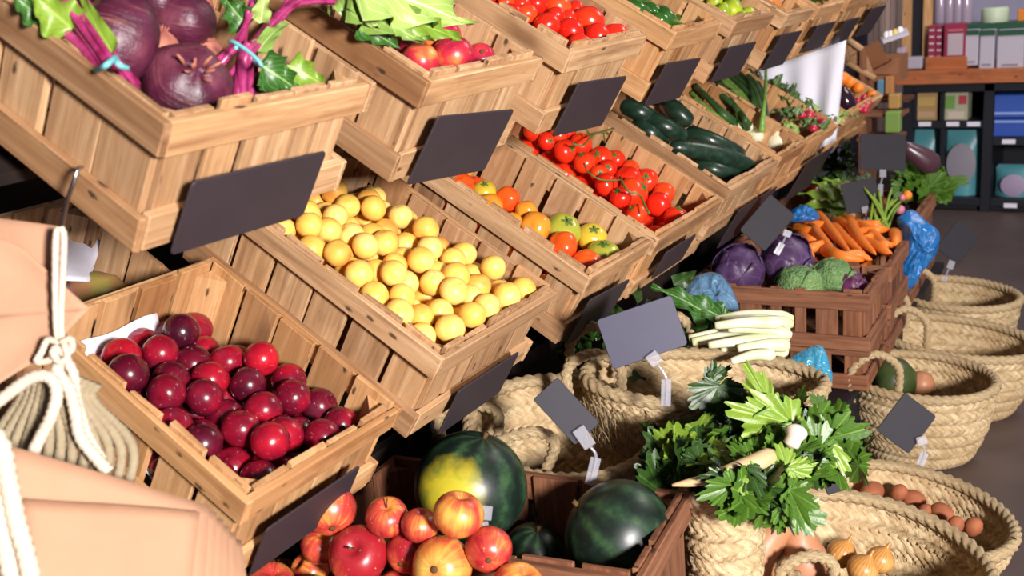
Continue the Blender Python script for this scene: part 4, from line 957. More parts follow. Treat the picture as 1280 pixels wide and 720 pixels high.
# ------------------------------------------------------------------ esparto baskets
def basket(label, C, ra, rb, floor, tiltx=0., tilty=0., base=.6, rowh=.036, pitch=.0165, rot=0., handles=(), hl=.1, hw=.05, seg=None, cat='basket', group='esparto baskets', amp=.0075, lean=(0, 0), rimr=.013, name='woven_basket', belly=.10):
    """soft woven basket: C rim centre, ra/rb rim radii along local x/y (turned by rot), rim tilted, base flat on the floor height"""
    C = np.array(C, float); hgt = C[2]-floor
    root = newroot(name, (C[0]+lean[0], C[1]+lean[1], floor), label, cat, group); o0 = np.array([C[0]+lean[0], C[1]+lean[1], floor])
    c, s_ = math.cos(rot), math.sin(rot); ex = np.array([c, s_, math.tan(tiltx)]); ey = np.array([-s_, c, math.tan(tilty)])
    per = PI*(ra+rb); ns = int(round(per/pitch)); nu = seg or ns*6
    nrw = max(3, int(hgt*1.15/rowh)); nvv = nrw*8+1
    th = np.linspace(0, 2*PI, nu, endpoint=False)
    tt = np.linspace(0, 1, nvv); V = np.zeros((nvv, nu, 3)); UVs = np.zeros((nvv, nu, 2))
    for i, t in enumerate(tt):
        sc_ = (base+(1-base)*t**.8)+belly*math.sin(PI*t)*.6; cen = o0*(1-t)+C*t
        flat = t**1.5
        X = ex.copy(); Y = ey.copy(); X[2] *= flat; Y[2] *= flat
        ring = cen+np.outer(np.cos(th)*ra*sc_, X)+np.outer(np.sin(th)*rb*sc_, Y)
        rad = np.outer(np.cos(th)/ra, [c, s_, 0])+np.outer(np.sin(th)/rb, [-s_, c, 0]); rad /= np.linalg.norm(rad, axis=1)[:, None]
        a = (t*nrw) % 1.; row = int(t*nrw); tri = abs(a-.5)*2
        ph = th/(2*PI)*ns+(tri*1.25 if row % 2 else -tri*1.25)
        strand = np.abs(np.sin(PI*ph))**.55; env = (1-tri**3)*.85+.15
        ring = ring+rad*(amp*(strand*env-.45)*(1+.0*a))[:, None]
        V[i] = ring; UVs[i, :, 0] = th/(2*PI)*per*1.0+tri*.02; UVs[i, :, 1] = t*hgt
    V -= o0
    b = MB(); b.grid(V.reshape(-1, 3), nvv, nu, UVs.reshape(-1, 2), wrap=True)
    # woven floor of the basket
    V0 = V[0]; cc = V0.mean(0)+np.array([0, 0, .004]); rings = [cc+(V0-cc)*f for f in (.999, .66, .33, .02)]; b.grid(np.concatenate(rings), 4, nu, np.concatenate([UVs[0]+[0, .1*k] for k in range(4)]), wrap=True)
    o = b.build('body', M['straw'], root); solidify(o, .005, 0)
    def pt(a, up=0., out=0.):
        p = C+ra*math.cos(a)*ex+rb*math.sin(a)*ey+np.array([0, 0, up]); q = np.array([c*math.cos(a)/ra-s_*math.sin(a)/rb, s_*math.cos(a)/ra+c*math.sin(a)/rb, 0]); return p+out*q/np.linalg.norm(q)-o0
    k = max(80, int(per/.004)); A = np.linspace(0, 2*PI, k)
    b = MB(); b.tube([pt(a) for a in A], rimr, 10, disp=lambda t, s: rimr*(.6+.4*np.abs(np.cos(1.5*(t-2*PI*s/.06)))), cap=False); b.build('braided_rim', M['straw'], root)
    for hd in handles:
        a = hd[0]; HL = hd[1] if len(hd) > 1 else hl; lx = hd[2] if len(hd) > 2 else 0.; HW = hd[3] if len(hd) > 3 else hw; da = HW/max(ra, rb)
        sd = np.array([CR[0], CR[1], 0])*HW; pc = pt(a); p0, p1 = pc-sd-[0, 0, .025], pc+sd-[0, 0, .025]; up_ = np.array([lx*.5, 0, HL]); m0, m1 = pc-sd*.98+up_*.6, pc+sd*.98+up_*.6; tp = pc+up_
        sp = spline([p0, m0, tp, m1, p1], 120); b = MB(); b.tube(sp, .0105, 12, disp=lambda t, s: .0105*(.6+.4*np.abs(np.cos(1.5*(t-2*PI*s/.042))))); b.build('handle', M['straw'], root)
    return root, pt, o0
def fringe(root, o0, pts, n, ln=.05, nm='straw_fringe'):
    b = MB()
    for p, d in pts:
        for _ in range(n):
            q = p-o0+nr.normal(0, .012, 3); e = np.array(d)+nr.normal(0, .25, 3); L = ln*rnd.uniform(.5, 1.2); b.tube([q, q+e*L*.5, q+e*L+np.array([0, 0, -.25*L])], [.0011, .0009, .0003], 4)
    b.build(nm, M['straw'], root)
FL = 0.; BT_ = .21
# empty one behind the melons
cP = uz(700, 533, 1.2-.735)
bP, ptP, oP = basket('empty straw basket lying open behind the watermelon crate', cP, .165, .125, BT_, tiltx=-.10, tilty=.25, base=.8, rot=.05, handles=((PI*1.42, .07, .10, .055), (PI*1.12, .035, .0, .05)))
# the one with the big blue slate
cQ = uz(880, 474, .50)
bQ, ptQ, oQ = basket('wide straw basket with a round loop handle, blue slate clipped on its rim', cQ, .21, .115, BT_, tiltx=-.10, tilty=.06, base=.70, rot=.52, handles=((PI*1.12, .060, .0, .045), (PI*.86, .075, .0, .04)))
fr = [(ptQ(a)+oQ+np.array([0, -.012, -z]), (.5, -.3, -.7)) for a in np.linspace(PI*1.08, PI*1.55, 16) for z in (.03, .06, .09)]
fringe(bQ, oQ, fr, 5, .04)
# parsley basket
cS = uz(903, 606, 1.2-.765)
bS, ptS, oS = basket('straw basket holding the parsley, at the end of the watermelon crate', cS, .058, .07, BT_+.0, tiltx=0., base=.75, rot=0., handles=())
# behind: chard
cR = uz(880, 428, 1.2-.72)
bR, ptR, oR = basket('straw basket with paired loop handles under the white chard stalks', cR, .12, .10, BT_, base=.7, rot=.1, handles=((PI*1.42, .085, 0, .033), (PI*1.30, .09, -.01, .033)))
# floor baskets along the aisle
cO = uz(1092, 690, 1.2-.95); bO, ptO, oO = basket('straw basket with onions and butternut squash, two small braided loops', cO, .185, .165, FL, tiltx=-.16, tilty=.0, base=.62, rot=-.1, handles=((PI*1.40, .05, .02, .04), (PI*1.58, .05, .02, .04)))
cT = uz(1140, 636, 1.2-1.05); bT, ptT, oT = basket('straw basket of reddish potatoes behind the onion basket', cT, .185, .16, FL, tiltx=-.14, base=.62, rot=-.1, handles=((PI*1.12, .075, 0, .04),))
cU = uz(1150, 470, 1.2-1.0); bU, ptU, oU = basket('straw basket with a dark green squash, beside the cabbage crate', cU, .17, .15, FL, tiltx=-.04, base=.68, rot=0, handles=((PI*1.35, .09, 0, .055),))
cV = uz(1196, 422, 1.2-1.0); bV, ptV, oV = basket('straw basket of lemons with one tall loop handle, second from the far end', cV, .20, .15, FL, tiltx=-.08, base=.66, rot=0, handles=((PI*1.32, .10, 0, .055), (PI*.9, .09, 0, .055)), seg=260)
cW = uz(1195, 367, 1.2-1.0); bW, ptW, oW = basket('straw basket at the far end with one lemon and a loop handle', cW, .175, .15, FL, tiltx=-.05, base=.64, rot=0, handles=((PI*1.32, .10, 0, .055),), seg=220)

# basket contents
def free_lathe(name, uv, z, rpx, prof, mat, label, cat, group, ax, parts=(), fn=None, n=24): return lathe_thing(name, None, uv, 0, rpx, prof, mat, label, cat, group, ax, parts, n, fn, wp=uz(uv[0], uv[1], z))
bn_prof = [(.001, -1.05), (.3, -1.02), (.7, -.85), (.97, -.45), (1., 0), (.9, .45), (.68, .95), (.58, 1.5), (.56, 2.1), (.54, 2.5), (.4, 2.75), (.15, 2.82), (.001, 2.83)]
free_lathe('butternut_squash', (1003, 705), .25, 34, bn_prof, 'squash', 'long pinkish butternut squash standing upright under the parsley leaves', 'squash', 'butternut squashes', (-.2, 1., .15))
free_lathe('butternut_squash', (935, 704), .26, 36, bn_prof, 'squash', 'butternut squash lying by the parsley basket, blunt end up', 'squash', 'butternut squashes', (.55, .75, .1))
for i, (uv, r, lb) in enumerate((((1052, 692), 19, 'golden onion highest, behind the two braided loops'), ((958, 708), 24, 'brown onion low beside the butternut squash'), ((1078, 712), 20, 'golden onion seen through the loop on the aisle side'), ((1030, 716), 20, 'golden onion between the loops'), ((1100, 700), 18, 'golden onion in shade at the far wall of the basket'))):
    free_lathe('onion', uv, .225 if i != 1 else .25, r, on_prof, 'onion', lb, 'onion', 'onions in the basket', (.3, .7, .2))
pot_prof = [(.001, -1.25), (.4, -1.15), (.8, -.75), (1, -.1), (.97, .4), (.7, .95), (.3, 1.2), (.001, 1.25)]
for i, (uv, lb) in enumerate((((1076, 602), 'reddish potato by the basket handle'), ((1094, 612), 'reddish potato second from the handle'), ((1143, 627), 'reddish potato in the middle of the basket'), ((1178, 644), 'reddish potato next to the aisle side one'), ((1212, 660), 'reddish potato at the aisle side of the basket'), ((1120, 618), 'small potato between handle and middle'), ((1160, 636), 'potato half hidden by the onion basket rim'), ((1196, 652), 'small potato between the two aisle side ones'))):
    free_lathe('potato', (uv[0]+rnd.uniform(-5, 5), uv[1]+rnd.uniform(-5, 6)), .125+rnd.uniform(-.012, .012), rnd.uniform(11, 13.5) if i < 5 else 10, pot_prof, 'potato', lb, 'potato', 'potatoes in the basket', (rnd.uniform(-1, 1), .3, rnd.uniform(-.5, .5)))
free_lathe('dark_squash', (1116, 476), .16, 30, [(.001, -1.), (.5, -.87), (.9, -.4), (1, 0), (.9, .45), (.5, .88), (.001, 1.)], 'gsquash', 'dark green squash in the basket beside the cabbage crate', 'squash', None, (-.6, .3, .3), fn=lobes(9, .03))
free_lathe('squash', (1152, 480), .13, 16, sphere_prof(12), 'squash', 'tan squash half hidden beside the dark green one', 'squash', None, (.1, 1, 0))
for uv, lb in (((1205, 420), 'lemon showing over the rim next to the aisle side one'), ((1225, 422), 'lemon at the aisle side of the second basket'), ((1147, 417), 'lemon seen through the far handle loop'), ((1222, 377), 'single lemon in the far end basket')):
    free_lathe('lemon', uv, .13, 8, [(.001, -1.25), (.12, -1.2), (.3, -1.0), (.75, -.7), (1, 0), (.75, .7), (.3, 1.0), (.12, 1.2), (.001, 1.25)], 'lemon', lb, 'lemon', 'lemons', (.8, .3, .2))

# ------------------------------------------------------------------ parsley, parsnip, chard
Z4 = lambda x, y: (840+x/3.273, 440+y/3.273)
def pd(x, y, d): return ud(*Z4(x, y), d)
pr = newroot('parsley_bunch', cS+np.array([0, 0, -.02]), 'big bunch of flat leaf parsley spilling over the straw basket beside the melons', 'parsley')
PLV = [((490,292),(240,235),210,'leaf_light',1.62,1.60), ((405,225),(300,50),110,'leaf_light',1.63,1.64), ((480,250),(412,165),70,'leaf_dark',1.64,1.65), ((640,352),(800,320),200,'leaf',1.60,1.58), ((650,372),(715,490),140,'leaf_light',1.60,1.59), ((620,390),(780,470),110,'leaf_dark',1.62,1.61), ((520,320),(655,250),130,'leaf_dark',1.63,1.62), ((480,565),(545,705),160,'leaf',1.52,1.49), ((250,545),(115,600),140,'leaf',1.51,1.50), ((235,520),(118,515),90,'leaf_dark',1.52,1.51), ((310,470),(370,590),120,'leaf_dark',1.53,1.50), ((280,580),(345,640),110,'leaf',1.52,1.50), ((470,470),(435,375),110,'leaf_light',1.54,1.55), ((480,480),(600,465),90,'leaf_light',1.54,1.54), ((330,455),(235,375),110,'leaf',1.56,1.58), ((320,460),(355,440),90,'leaf',1.55,1.54), ((400,560),(450,640),120,'leaf_dark',1.53,1.51), ((200,540),(280,500),100,'leaf_light',1.525,1.52), ((260,520),(300,580),90,'leaf_light',1.52,1.51), ((460,480),(480,590),120,'leaf',1.54,1.52), ((540,420),(600,500),130,'leaf_dark',1.57,1.56), ((560,400),(660,460),120,'leaf',1.6,1.59), ((300,250),(240,320),110,'leaf_dark',1.66,1.65), ((420,300),(390,370),130,'leaf',1.62,1.61), ((540,350),(560,260),120,'leaf',1.65,1.66), ((380,500),(440,560),110,'leaf_dark',1.54,1.53), ((150,330),(120,150),0,None,1.75,1.75)]
for bs, tp, w, mt, d0, d1 in PLV:
    if mt is None: continue
    B_ = pd(*bs, d0); T_ = pd(*tp, d1); mb = MB(); lobed_mb(mb, B_, T_, -CF+nr.normal(0, .25, 3), w/3.273*d0/FPX*.62, teeth=.15, cup=.2)
    rel(mb.build('leaf', M[mt], pr), pr)
ctr = cS+np.array([0, 0, .0])
for e in ((490,292),(640,352),(480,565),(235,555),(405,225),(470,470),(330,455),(480,480)):
    T_ = pd(*e, 1.6 if e[1] < 400 else 1.53); b = MB(); b.tube(spline([ctr+nr.normal(0, .015, 3)-[0, 0, .05], (ctr+T_)/2+np.array([0, 0, .03]), T_], 12), .0022, 6); rel(b.build('stalk', M['stem_green'], pr), pr)
clump(pr, [pd(420, 420, 1.60), pd(330, 560, 1.55), pd(480, 520, 1.57), pd(560, 350, 1.66), pd(260, 480, 1.58), pd(400, 600, 1.54), pd(620, 300, 1.65), pd(600, 420, 1.62), pd(700, 380, 1.62), pd(350, 380, 1.64), pd(520, 450, 1.6)], 11, .04, 'leaf', spread=.02, up=.1)
clump(pr, [pd(380, 450, 1.63), pd(430, 560, 1.56), pd(540, 400, 1.64), pd(300, 330, 1.69), pd(400, 330, 1.68), pd(620, 350, 1.67)], 10, .042, 'leaf_dark', 'dark_foliage', spread=.022, up=.1)
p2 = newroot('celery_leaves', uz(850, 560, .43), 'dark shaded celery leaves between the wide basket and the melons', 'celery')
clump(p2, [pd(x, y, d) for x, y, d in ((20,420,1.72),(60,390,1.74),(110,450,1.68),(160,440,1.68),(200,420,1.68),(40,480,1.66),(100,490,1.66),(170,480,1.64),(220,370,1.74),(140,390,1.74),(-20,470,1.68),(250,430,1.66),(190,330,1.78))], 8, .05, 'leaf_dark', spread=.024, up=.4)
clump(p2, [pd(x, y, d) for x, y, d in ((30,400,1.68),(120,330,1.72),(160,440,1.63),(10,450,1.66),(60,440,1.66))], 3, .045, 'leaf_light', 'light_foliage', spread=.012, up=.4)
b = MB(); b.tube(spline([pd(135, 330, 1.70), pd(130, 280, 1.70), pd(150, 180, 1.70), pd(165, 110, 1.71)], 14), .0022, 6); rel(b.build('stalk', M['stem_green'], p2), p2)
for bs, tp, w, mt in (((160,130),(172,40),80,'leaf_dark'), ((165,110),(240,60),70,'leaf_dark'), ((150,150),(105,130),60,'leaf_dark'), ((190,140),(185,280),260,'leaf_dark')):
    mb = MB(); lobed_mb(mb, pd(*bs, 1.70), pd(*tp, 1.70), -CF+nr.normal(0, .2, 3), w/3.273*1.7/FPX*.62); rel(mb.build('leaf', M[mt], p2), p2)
def root_veg(pts, ds, rad, mat, name, label, cat):
    W3 = np.array([pd(*p, d) for p, d in zip(pts, ds)]); sp = spline(W3, 20); c0 = sp.mean(0); k = np.linspace(0, 1, len(sp)); b = MB(); b.tube(sp-c0, np.interp(k, *zip(*rad)), 14); o = b.build(name, M[mat]); o.location = c0; return tag(o, label, cat)
root_veg([(0,545),(120,525),(260,480),(430,420)], (1.535,1.535,1.54,1.56), [(0, .002), (.2, .006), (.6, .010), (.95, .015), (1, .008)], 'parsnip', 'parsnip', 'long beige parsnip lying across under the parsley', 'parsnip')
root_veg([(480,392),(500,350),(512,310)], (1.55,1.55,1.56), [(0, .004), (.15, .012), (.5, .012), (.8, .017), (1, .010)], 'garlic', 'leek_root', 'short white root end poking up through the parsley', 'white root')
# chard / white stalks
Z6 = lambda x, y: (780+x/4.923, 330+y/4.923)
ch = newroot('chard_bundle', ud(*Z6(800, 420), 2.02), 'bundle of thick white chard stalks with dark green leaves, on the basket rim', 'chard')
for i, (L_, r) in enumerate((([(560,345),(780,320),(1040,340)], .017), ([(600,350),(820,345),(1040,370)], .015), ([(400,460),(700,410),(1020,410)], .016), ([(420,480),(700,440),(1015,460)], .016), ([(600,540),(800,480),(1000,490)], .016), ([(750,560),(880,530),(1010,540)], .015), ([(640,400),(850,400),(1030,440)], .014), ([(520,500),(760,470),(960,470)], .014), ([(700,520),(860,500),(1020,500)], .015), ([(560,380),(760,360),(980,360)], .014), ([(660,600),(800,560),(930,560)], .013))):
    W3 = [ud(*Z6(*p), 2.05-.012*i) for p in L_]; sp = spline(W3, 16); k = np.linspace(0, 1, len(sp)); b = MB(); b.tube(sp, np.interp(k, [0, .5, .9, 1], [r*.55, r*.8, r, r*.5])*.9, 12, flat=.75, up=CU); rel(b.build('stalk', M['stem_white'], ch), ch)
for bs, tp, w, mt in (((560,340),(170,130),190,'leaf_chard'), ((600,330),(300,200),170,'leaf_chard'), ((540,400),(300,330),160,'leaf_dark'), ((440,470),(250,420),140,'leaf_dark'), ((700,440),(600,470),60,'leaf_light'), ((640,330),(700,300),60,'leaf_chard'), ((620,350),(420,260),150,'leaf_chard')):
    mb = MB(); B_ = ud(*Z6(*bs), 2.05); T_ = ud(*Z6(*tp), 2.07); leaf_mb(mb, B_, T_, -CF*.8+CU*.5, w/4.923*2.05/FPX, ruffle=.2, lob=.1, nu=18, nv=11, curl=.1); rel(mb.build('leaf', M[mt], ch), ch)
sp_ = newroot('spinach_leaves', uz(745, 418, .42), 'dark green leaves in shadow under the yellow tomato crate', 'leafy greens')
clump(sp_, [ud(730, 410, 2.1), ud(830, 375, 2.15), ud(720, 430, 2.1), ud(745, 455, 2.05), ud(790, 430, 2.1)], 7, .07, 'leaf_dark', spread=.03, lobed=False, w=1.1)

# ------------------------------------------------------------------ slate signs
def board_mb(w, h, t=.003, r=.006):
    b = MB(); pts = []
    for cx, cy, a0 in ((w/2-r, h/2-r, 0), (-w/2+r, h/2-r, PI/2), (-w/2+r, -h/2+r, PI), (w/2-r, -h/2+r, 1.5*PI)):
        for k in range(4): a = a0+PI/2*k/3; pts.append((cx+r*math.cos(a), cy+r*math.sin(a)))
    n_ = len(pts); V = [(x, y, t/2) for x, y in pts]+[(x, y, -t/2) for x, y in pts]
    b.add(V, [tuple(range(n_)), tuple(range(2*n_-1, n_-1, -1))]+[(k, n_+k, n_+(k+1) % n_, (k+1) % n_) for k in range(n_)]); return b
def crate_sign(c, px, what, mat='slate', off=.012):
    """slate leaning on the crate's low front; px = its four corners (near top, far top, far bottom, near bottom)"""
    x = c.L/2+off; Q = []
    for (u, v) in px:
        r = ray(u, v)@c.A.T; e = (EYE-c.o)@c.A.T; Q.append(e+r*((x-e[0])/r[0]))
    Q = np.array(Q); ce = Q.mean(0); w = (np.linalg.norm(Q[1]-Q[0])+np.linalg.norm(Q[2]-Q[3]))/2; h = (np.linalg.norm(Q[3]-Q[0])+np.linalg.norm(Q[2]-Q[1]))/2
    dx = (Q[1]+Q[2]-Q[0]-Q[3]); dx[0] = 0; dx /= np.linalg.norm(dx); R3 = np.stack([dx, np.cross([1., 0, 0], dx), [1., 0, 0]], 1)
    root = empty('slate_sign', (0, 0, 0), what, 'sign', 'slates hung on crate fronts', mat=M4(c.A.T@R3, c.w(ce)))
    board_mb(w, h).build('board', M[mat], root, False, .0008)
    for sx in (-.3, .3):
        b = MB(); b.tube([(sx*w, h*.30, -.0015), (sx*w, h*.30, -off+.002)], .003, 6); b.build('peg', M['black'], root)
    return root
S_ = lambda what: f'blank dark slate hung on the front of the {what} crate'
crate_sign(beet_c, [(240,228),(408,187),(378,270),(212,318)], S_('beet'))
crate_sign(peach_c, [(540,152),(637,134),(610,214),(516,224)], S_('nectarine'))
crate_sign(tomt_c, [(720,106),(779,95),(756,156),(693,168)], S_('top row tomato'))
crate_sign(pep_c, [(832,80),(874,72),(851,122),(806,132)], S_('green pepper'))
crate_sign(lime_c, [(910,60),(944,52),(924,93),(890,102)], S_('lime'))
crate_sign(car_c, [(971,47),(998,42),(983,76),(958,84)], S_('top row carrot'))
crate_sign(far1_c, [(1020,34),(1041,29),(1030,56),(1005,64)], S_('first brown far'))
crate_sign(far2_c, [(1055,27),(1074,22),(1060,48),(1042,54)], S_('second brown far'))
crate_sign(far3_c, [(1085,15),(1103,11),(1092,36),(1074,42)], S_('last brown far'))
crate_sign(plum_c, [(306,682),(449,586),(428,632),(336,700)], S_('plum'))
crate_sign(apr_c, [(575,490),(654,434),(618,496),(545,543)], S_('apricot'))
crate_sign(tomy_c, [(737,378),(786,347),(757,404),(705,430)], S_('yellow tomato'))
crate_sign(vine_c, [(834,315),(872,291),(850,325),(812,350)], S_('vine tomato'))
crate_sign(cuc_c, [(918,268),(966,238),(950,272),(902,305)], S_('cucumber'))
crate_sign(rad_c, [(1000,215),(1032,192),(1022,222),(990,240)], S_('radish'))
def clip_sign(px, d, mat, label, clip=None, wscale=1., foot=None, dd=(0, 0, 0, 0)):
    """slate in a clear clip; px = four corners, d camera distance of the board"""
    Q = np.array([ud(*p, d+e) for p, e in zip(px, dd)]); ce = Q.mean(0)
    dx = Q[1]+Q[2]-Q[0]-Q[3]; w = np.linalg.norm(dx)/2; dx /= np.linalg.norm(dx); dy = Q[0]+Q[1]-Q[2]-Q[3]; h = np.linalg.norm(dy)/2; dz = np.cross(dx, dy); dz /= np.linalg.norm(dz); dy = np.cross(dz, dx)
    R3 = np.stack([dx, dy, dz], 1); root = empty('slate_sign', (0, 0, 0), label, 'sign', 'slates in clear clips', mat=M4(R3, ce))
    board_mb(w, h, .003, min(w, h)*.07).build('board', M[mat], root, False, .0006)
    if clip:
        L = [R3.T@(ud(*p, d-.006)-ce) for p in clip]; zz = [.012, .012, .008, .004]
        a, b_ = L[0], L[-1]
        e = (L[1]-L[0]); e /= np.linalg.norm(e); s = np.cross([0, 0, 1.], e); s /= np.linalg.norm(s)+1e-9
        m = MB(); ww = .009
        m.box((0, 0, 0), (.020, np.linalg.norm(L[1]-L[0]), .004), M=np.stack([s, e, np.cross(s, e)], 1)); o = m.build('clip', M['clear'], root, False, .001); o.location = Vector((L[0]+L[1])/2+np.array([0, 0, .004]))
        m = MB(); m.tube(spline(L[1:], 12), .0045, 8, flat=.6); m.build('stem', M['clear'], root)
        e2 = L[-1]-L[-2]; e2 /= np.linalg.norm(e2); s2 = np.cross([0, 0, 1.], e2); s2 /= np.linalg.norm(s2)+1e-9
        m = MB(); m.box((0, 0, 0), (.016, np.linalg.norm(L[-1]-L[-2]), .003), M=np.stack([s2, e2, np.cross(s2, e2)], 1)); o = m.build('foot_clip', M['clear'], root, False, .001); o.location = Vector((L[-1]+L[-2])/2)
    return root
clip_sign([(745,401),(838,368),(861,431),(767,461)], 1.70, 'slate_blue', 'large blue grey slate clipped to the wide straw basket rim', [(812,442),(822,455),(833,474),(832,508)])
clip_sign([(690,466),(742,524),(726,561),(673,505)], 1.62, 'slate_dark', 'tilted dark slate in a clear clip on the watermelon crate rim', [(722,535),(738,558),(745,572),(737,606)])
clip_sign([(1131,488),(1158,516),(1148,572),(1095,540)], 2.02, 'slate_black', 'black slate clipped to the potato basket rim', [(1150,545),(1153,556),(1156,566),(1150,582)])
clip_sign([(1025,585),(1044,558),(1058,622),(1030,610)], 1.66, 'slate_black', 'small black slate poking out under the parsley leaves', [(1041,565),(1046,575),(1050,585),(1052,600)])
clip_sign([(1075,168),(1132,168),(1132,214),(1075,212)], 3.22, 'slate_black', 'upright black slate above the herb crate', [(1103,212),(1103,222),(1101,230),(1100,245)])
clip_sign([(1050,231),(1094,221),(1102,259),(1059,268)], 3.1, 'slate_black', 'tilted black slate above the carrot heap', [(1080,258),(1082,266),(1083,272),(1084,282)])
clip_sign([(962,240),(995,272),(955,312),(925,290)], 2.60, 'slate_black', 'black slate turned on its corner above the purple cabbages', [(985,288),(982,296),(978,304),(970,318)])
clip_sign([(1195,273),(1222,296),(1200,332),(1172,312)], 3.22, 'slate_black', 'black diamond tilted slate above the far straw basket', [(1190,326),(1186,336),(1182,345),(1180,352)])
m_ = newroot('sign_clip', ud(604, 655, 1.50), 'empty clear plastic clip standing between apples and melon', 'sign clip')
for nm, a, b_, w in (('clip_jaw', (608, 632), (606, 650), .018), ('clip_foot', (604, 652), (606, 676), .014)):
    P0, P1 = ud(*a, 1.47), ud(*b_, 1.47); e = P1-P0; L = np.linalg.norm(e); e /= L; b = MB(); b.box((0, 0, 0), (w, L, .005)); o = b.build(nm, M['clear'], m_, False, .001); o.matrix_parent_inverse = m_.matrix_world.inverted(); o.matrix_basis = M4(np.stack([np.cross(e, -CF), e, -CF], 1), (P0+P1)/2)
# ------------------------------------------------------------------ paper bags, string and jute bag at the near end
DB = float((uy(88, 240, .645)-EYE)@CF)
def sheet(root, px, ds, nm='sheet', bulge=.004, t=.0012, mat='kraft', n=12):
    """a paper sheet through four picture corners (clockwise from upper near end)"""
    Q = [ud(*p, d) for p, d in zip(px, ds)]; V = []
    nn = np.cross(Q[1]-Q[0], Q[3]-Q[0]); nn /= np.linalg.norm(nn); ph = rnd.random()*6
    for i in range(n):
        for j in range(n):
            a, b_ = i/(n-1), j/(n-1); p = (Q[0]*(1-a)+Q[1]*a)*(1-b_)+(Q[3]*(1-a)+Q[2]*a)*b_
            V.append(p+nn*bulge*(math.sin(a*5+ph)*math.cos(b_*4+ph*.7)))
    b = MB(); b.grid(V, n, n); o = rel(b.build(nm, M[mat], root), root); return solidify(o, t, 0)
tk = newroot('paper_bag', ud(40, 380, DB-.03), 'folded kraft paper bag hanging under the metal hook beside white string', 'paper bag')
sheet(tk, [(-40,268),(74,283),(86,400),(-40,440)], [DB-.02, DB-.015, DB-.012, DB-.03], 'back_sheet', .003)
sheet(tk, [(-40,285),(24,306),(112,386),(-40,400)], [DB-.035, DB-.03, DB-.025, DB-.04], 'folded_corner', .003)
sheet(tk, [(-40,398),(112,386),(62,441),(-40,505)], [DB-.041, DB-.026, DB-.03, DB-.055], 'front_sheet', .004)
for i in range(6):
    k = 5-i; o_ = 8*k; d = DB-.06+.0055*k
    lb = ['topmost kraft paper bag of the stack, its wide front panel in view'] + [f'kraft paper bag {q} the topmost in the fanned stack' for q in ('next under', 'two under', 'three under', 'four under', 'five under')]
    r_ = newroot('paper_bag', ud(180, 660, d), lb[k], 'paper bag', 'stack of paper bags')
    sheet(r_, [(8+2*k, 556+4*k), (262+o_*1.0, 632+o_*1.1), (250+o_*1.6, 790), (-30, 840)], [d-.05, d+.035, d-.02, d-.1], 'body', .003)
    if k == 0: sheet(r_, [(28, 622), (250, 640), (232, 790), (40, 830)], [d-.058, d+.018, d-.035, d-.11], 'front_panel', .002)
hk = newroot('metal_hook', uy(90, 240, .645), 'steel wire hook over the lower rail of the beet crate', 'hook')
b = MB(); b.tube(spline([uy(102, 209, .655), uy(97, 212, .648), uy(92, 228, .643), uy(86, 245, .642), uy(80, 268, .642), uy(76, 292, .642)], 24), .0022, 8); rel(b.build('wire', M['steel'], hk), hk)
sg = newroot('cotton_string', ud(75, 400, DB-.05), 'white cotton string tied in a knot below the metal hook', 'string')
def cord(root, pts, ds, r, nm='strand', mat='rope', pitch=.02, n=40):
    sp = spline([ud(*p, d if not hasattr(ds, '__len__') else 0) if not hasattr(ds, '__len__') else ud(*p, ds[i]) for i, p in enumerate(pts) for d in ([ds] if not hasattr(ds, '__len__') else [0])], n)
    L = np.linalg.norm(np.diff(sp, axis=0), axis=1).sum(); k = int(max(n, L/(pitch/6))); idx = np.linspace(0, len(sp)-1, k); sp = np.stack([np.interp(idx, range(len(sp)), sp[:, a]) for a in range(3)], 1)
    b = MB(); b.tube(sp, r, 9, disp=lambda t, s: r*(.74+.26*np.abs(np.cos(1.5*(t-2*PI*s/pitch))))); return rel(b.build(nm, M[mat], root), root)
d0 = DB-.045
cord(sg, [(74,284),(70,295),(69,340),(70,400),(74,440)], d0, .0034, pitch=.012); cord(sg, [(76,284),(80,298),(78,350),(76,400),(78,440)], d0, .0034, pitch=.012)
cord(sg, [(74,430),(60,425),(52,440),(46,452),(62,450),(74,440)], d0-.004, .0034, pitch=.012); cord(sg, [(76,428),(88,424),(90,436),(80,442),(72,436),(66,450)], d0-.006, .0034, pitch=.012)
cord(sg, [(72,432),(66,440),(74,452),(84,446),(80,430)], d0-.008, .0036, pitch=.012)
jb = newroot('jute_bag', ud(60, 560, DB-.02), 'corded jute bag with thick white rope handles at the near end', 'bag')
for i in range(13):
    x0 = 20+7.5*i; x1 = -30+15*i
    cord(jb, [(x0+12, 462+abs(i-6)*3), (x0+6, 500), (x1+16, 560), (x1, 640)], DB-.012-.012*math.sin(PI*i/12), .0052, 'cord', 'jute', .016, 30)
cord(jb, [(-30,525),(8,494),(40,472),(62,472),(71,490),(64,520),(44,560),(20,618)], DB-.05, .0062, 'handle', pitch=.02, n=60)
cord(jb, [(76,445),(72,465),(86,485),(94,515),(100,545),(118,570),(136,590)], DB-.04, .0062, 'handle', pitch=.02, n=50)
cord(jb, [(80,445),(92,468),(96,500),(110,545),(128,575)], DB-.028, .0052, 'handle_strand', pitch=.02, n=40)
cord(jb, [(-10,540),(2,560),(10,600),(20,650),(34,700),(46,760)], DB-.14, .0085, 'handle', pitch=.026, n=60)
cord(jb, [(-22,560),(-10,600),(0,650),(12,710),(22,770)], DB-.14, .0085, 'handle', pitch=.026, n=60)
# mango behind the plums
mp = mango_c.hit(128, 364, .05); lathe_thing('mango', mango_c, (122, 366), .07, 34, [(.001, -1.15), (.4, -1.05), (.75, -.6), (.8, 0), (.7, .6), (.4, 1.0), (.001, 1.1)], 'mango', 'green and reddish mango lying on white paper behind the plum crate', 'mango', None, (.95, -.05, .2))

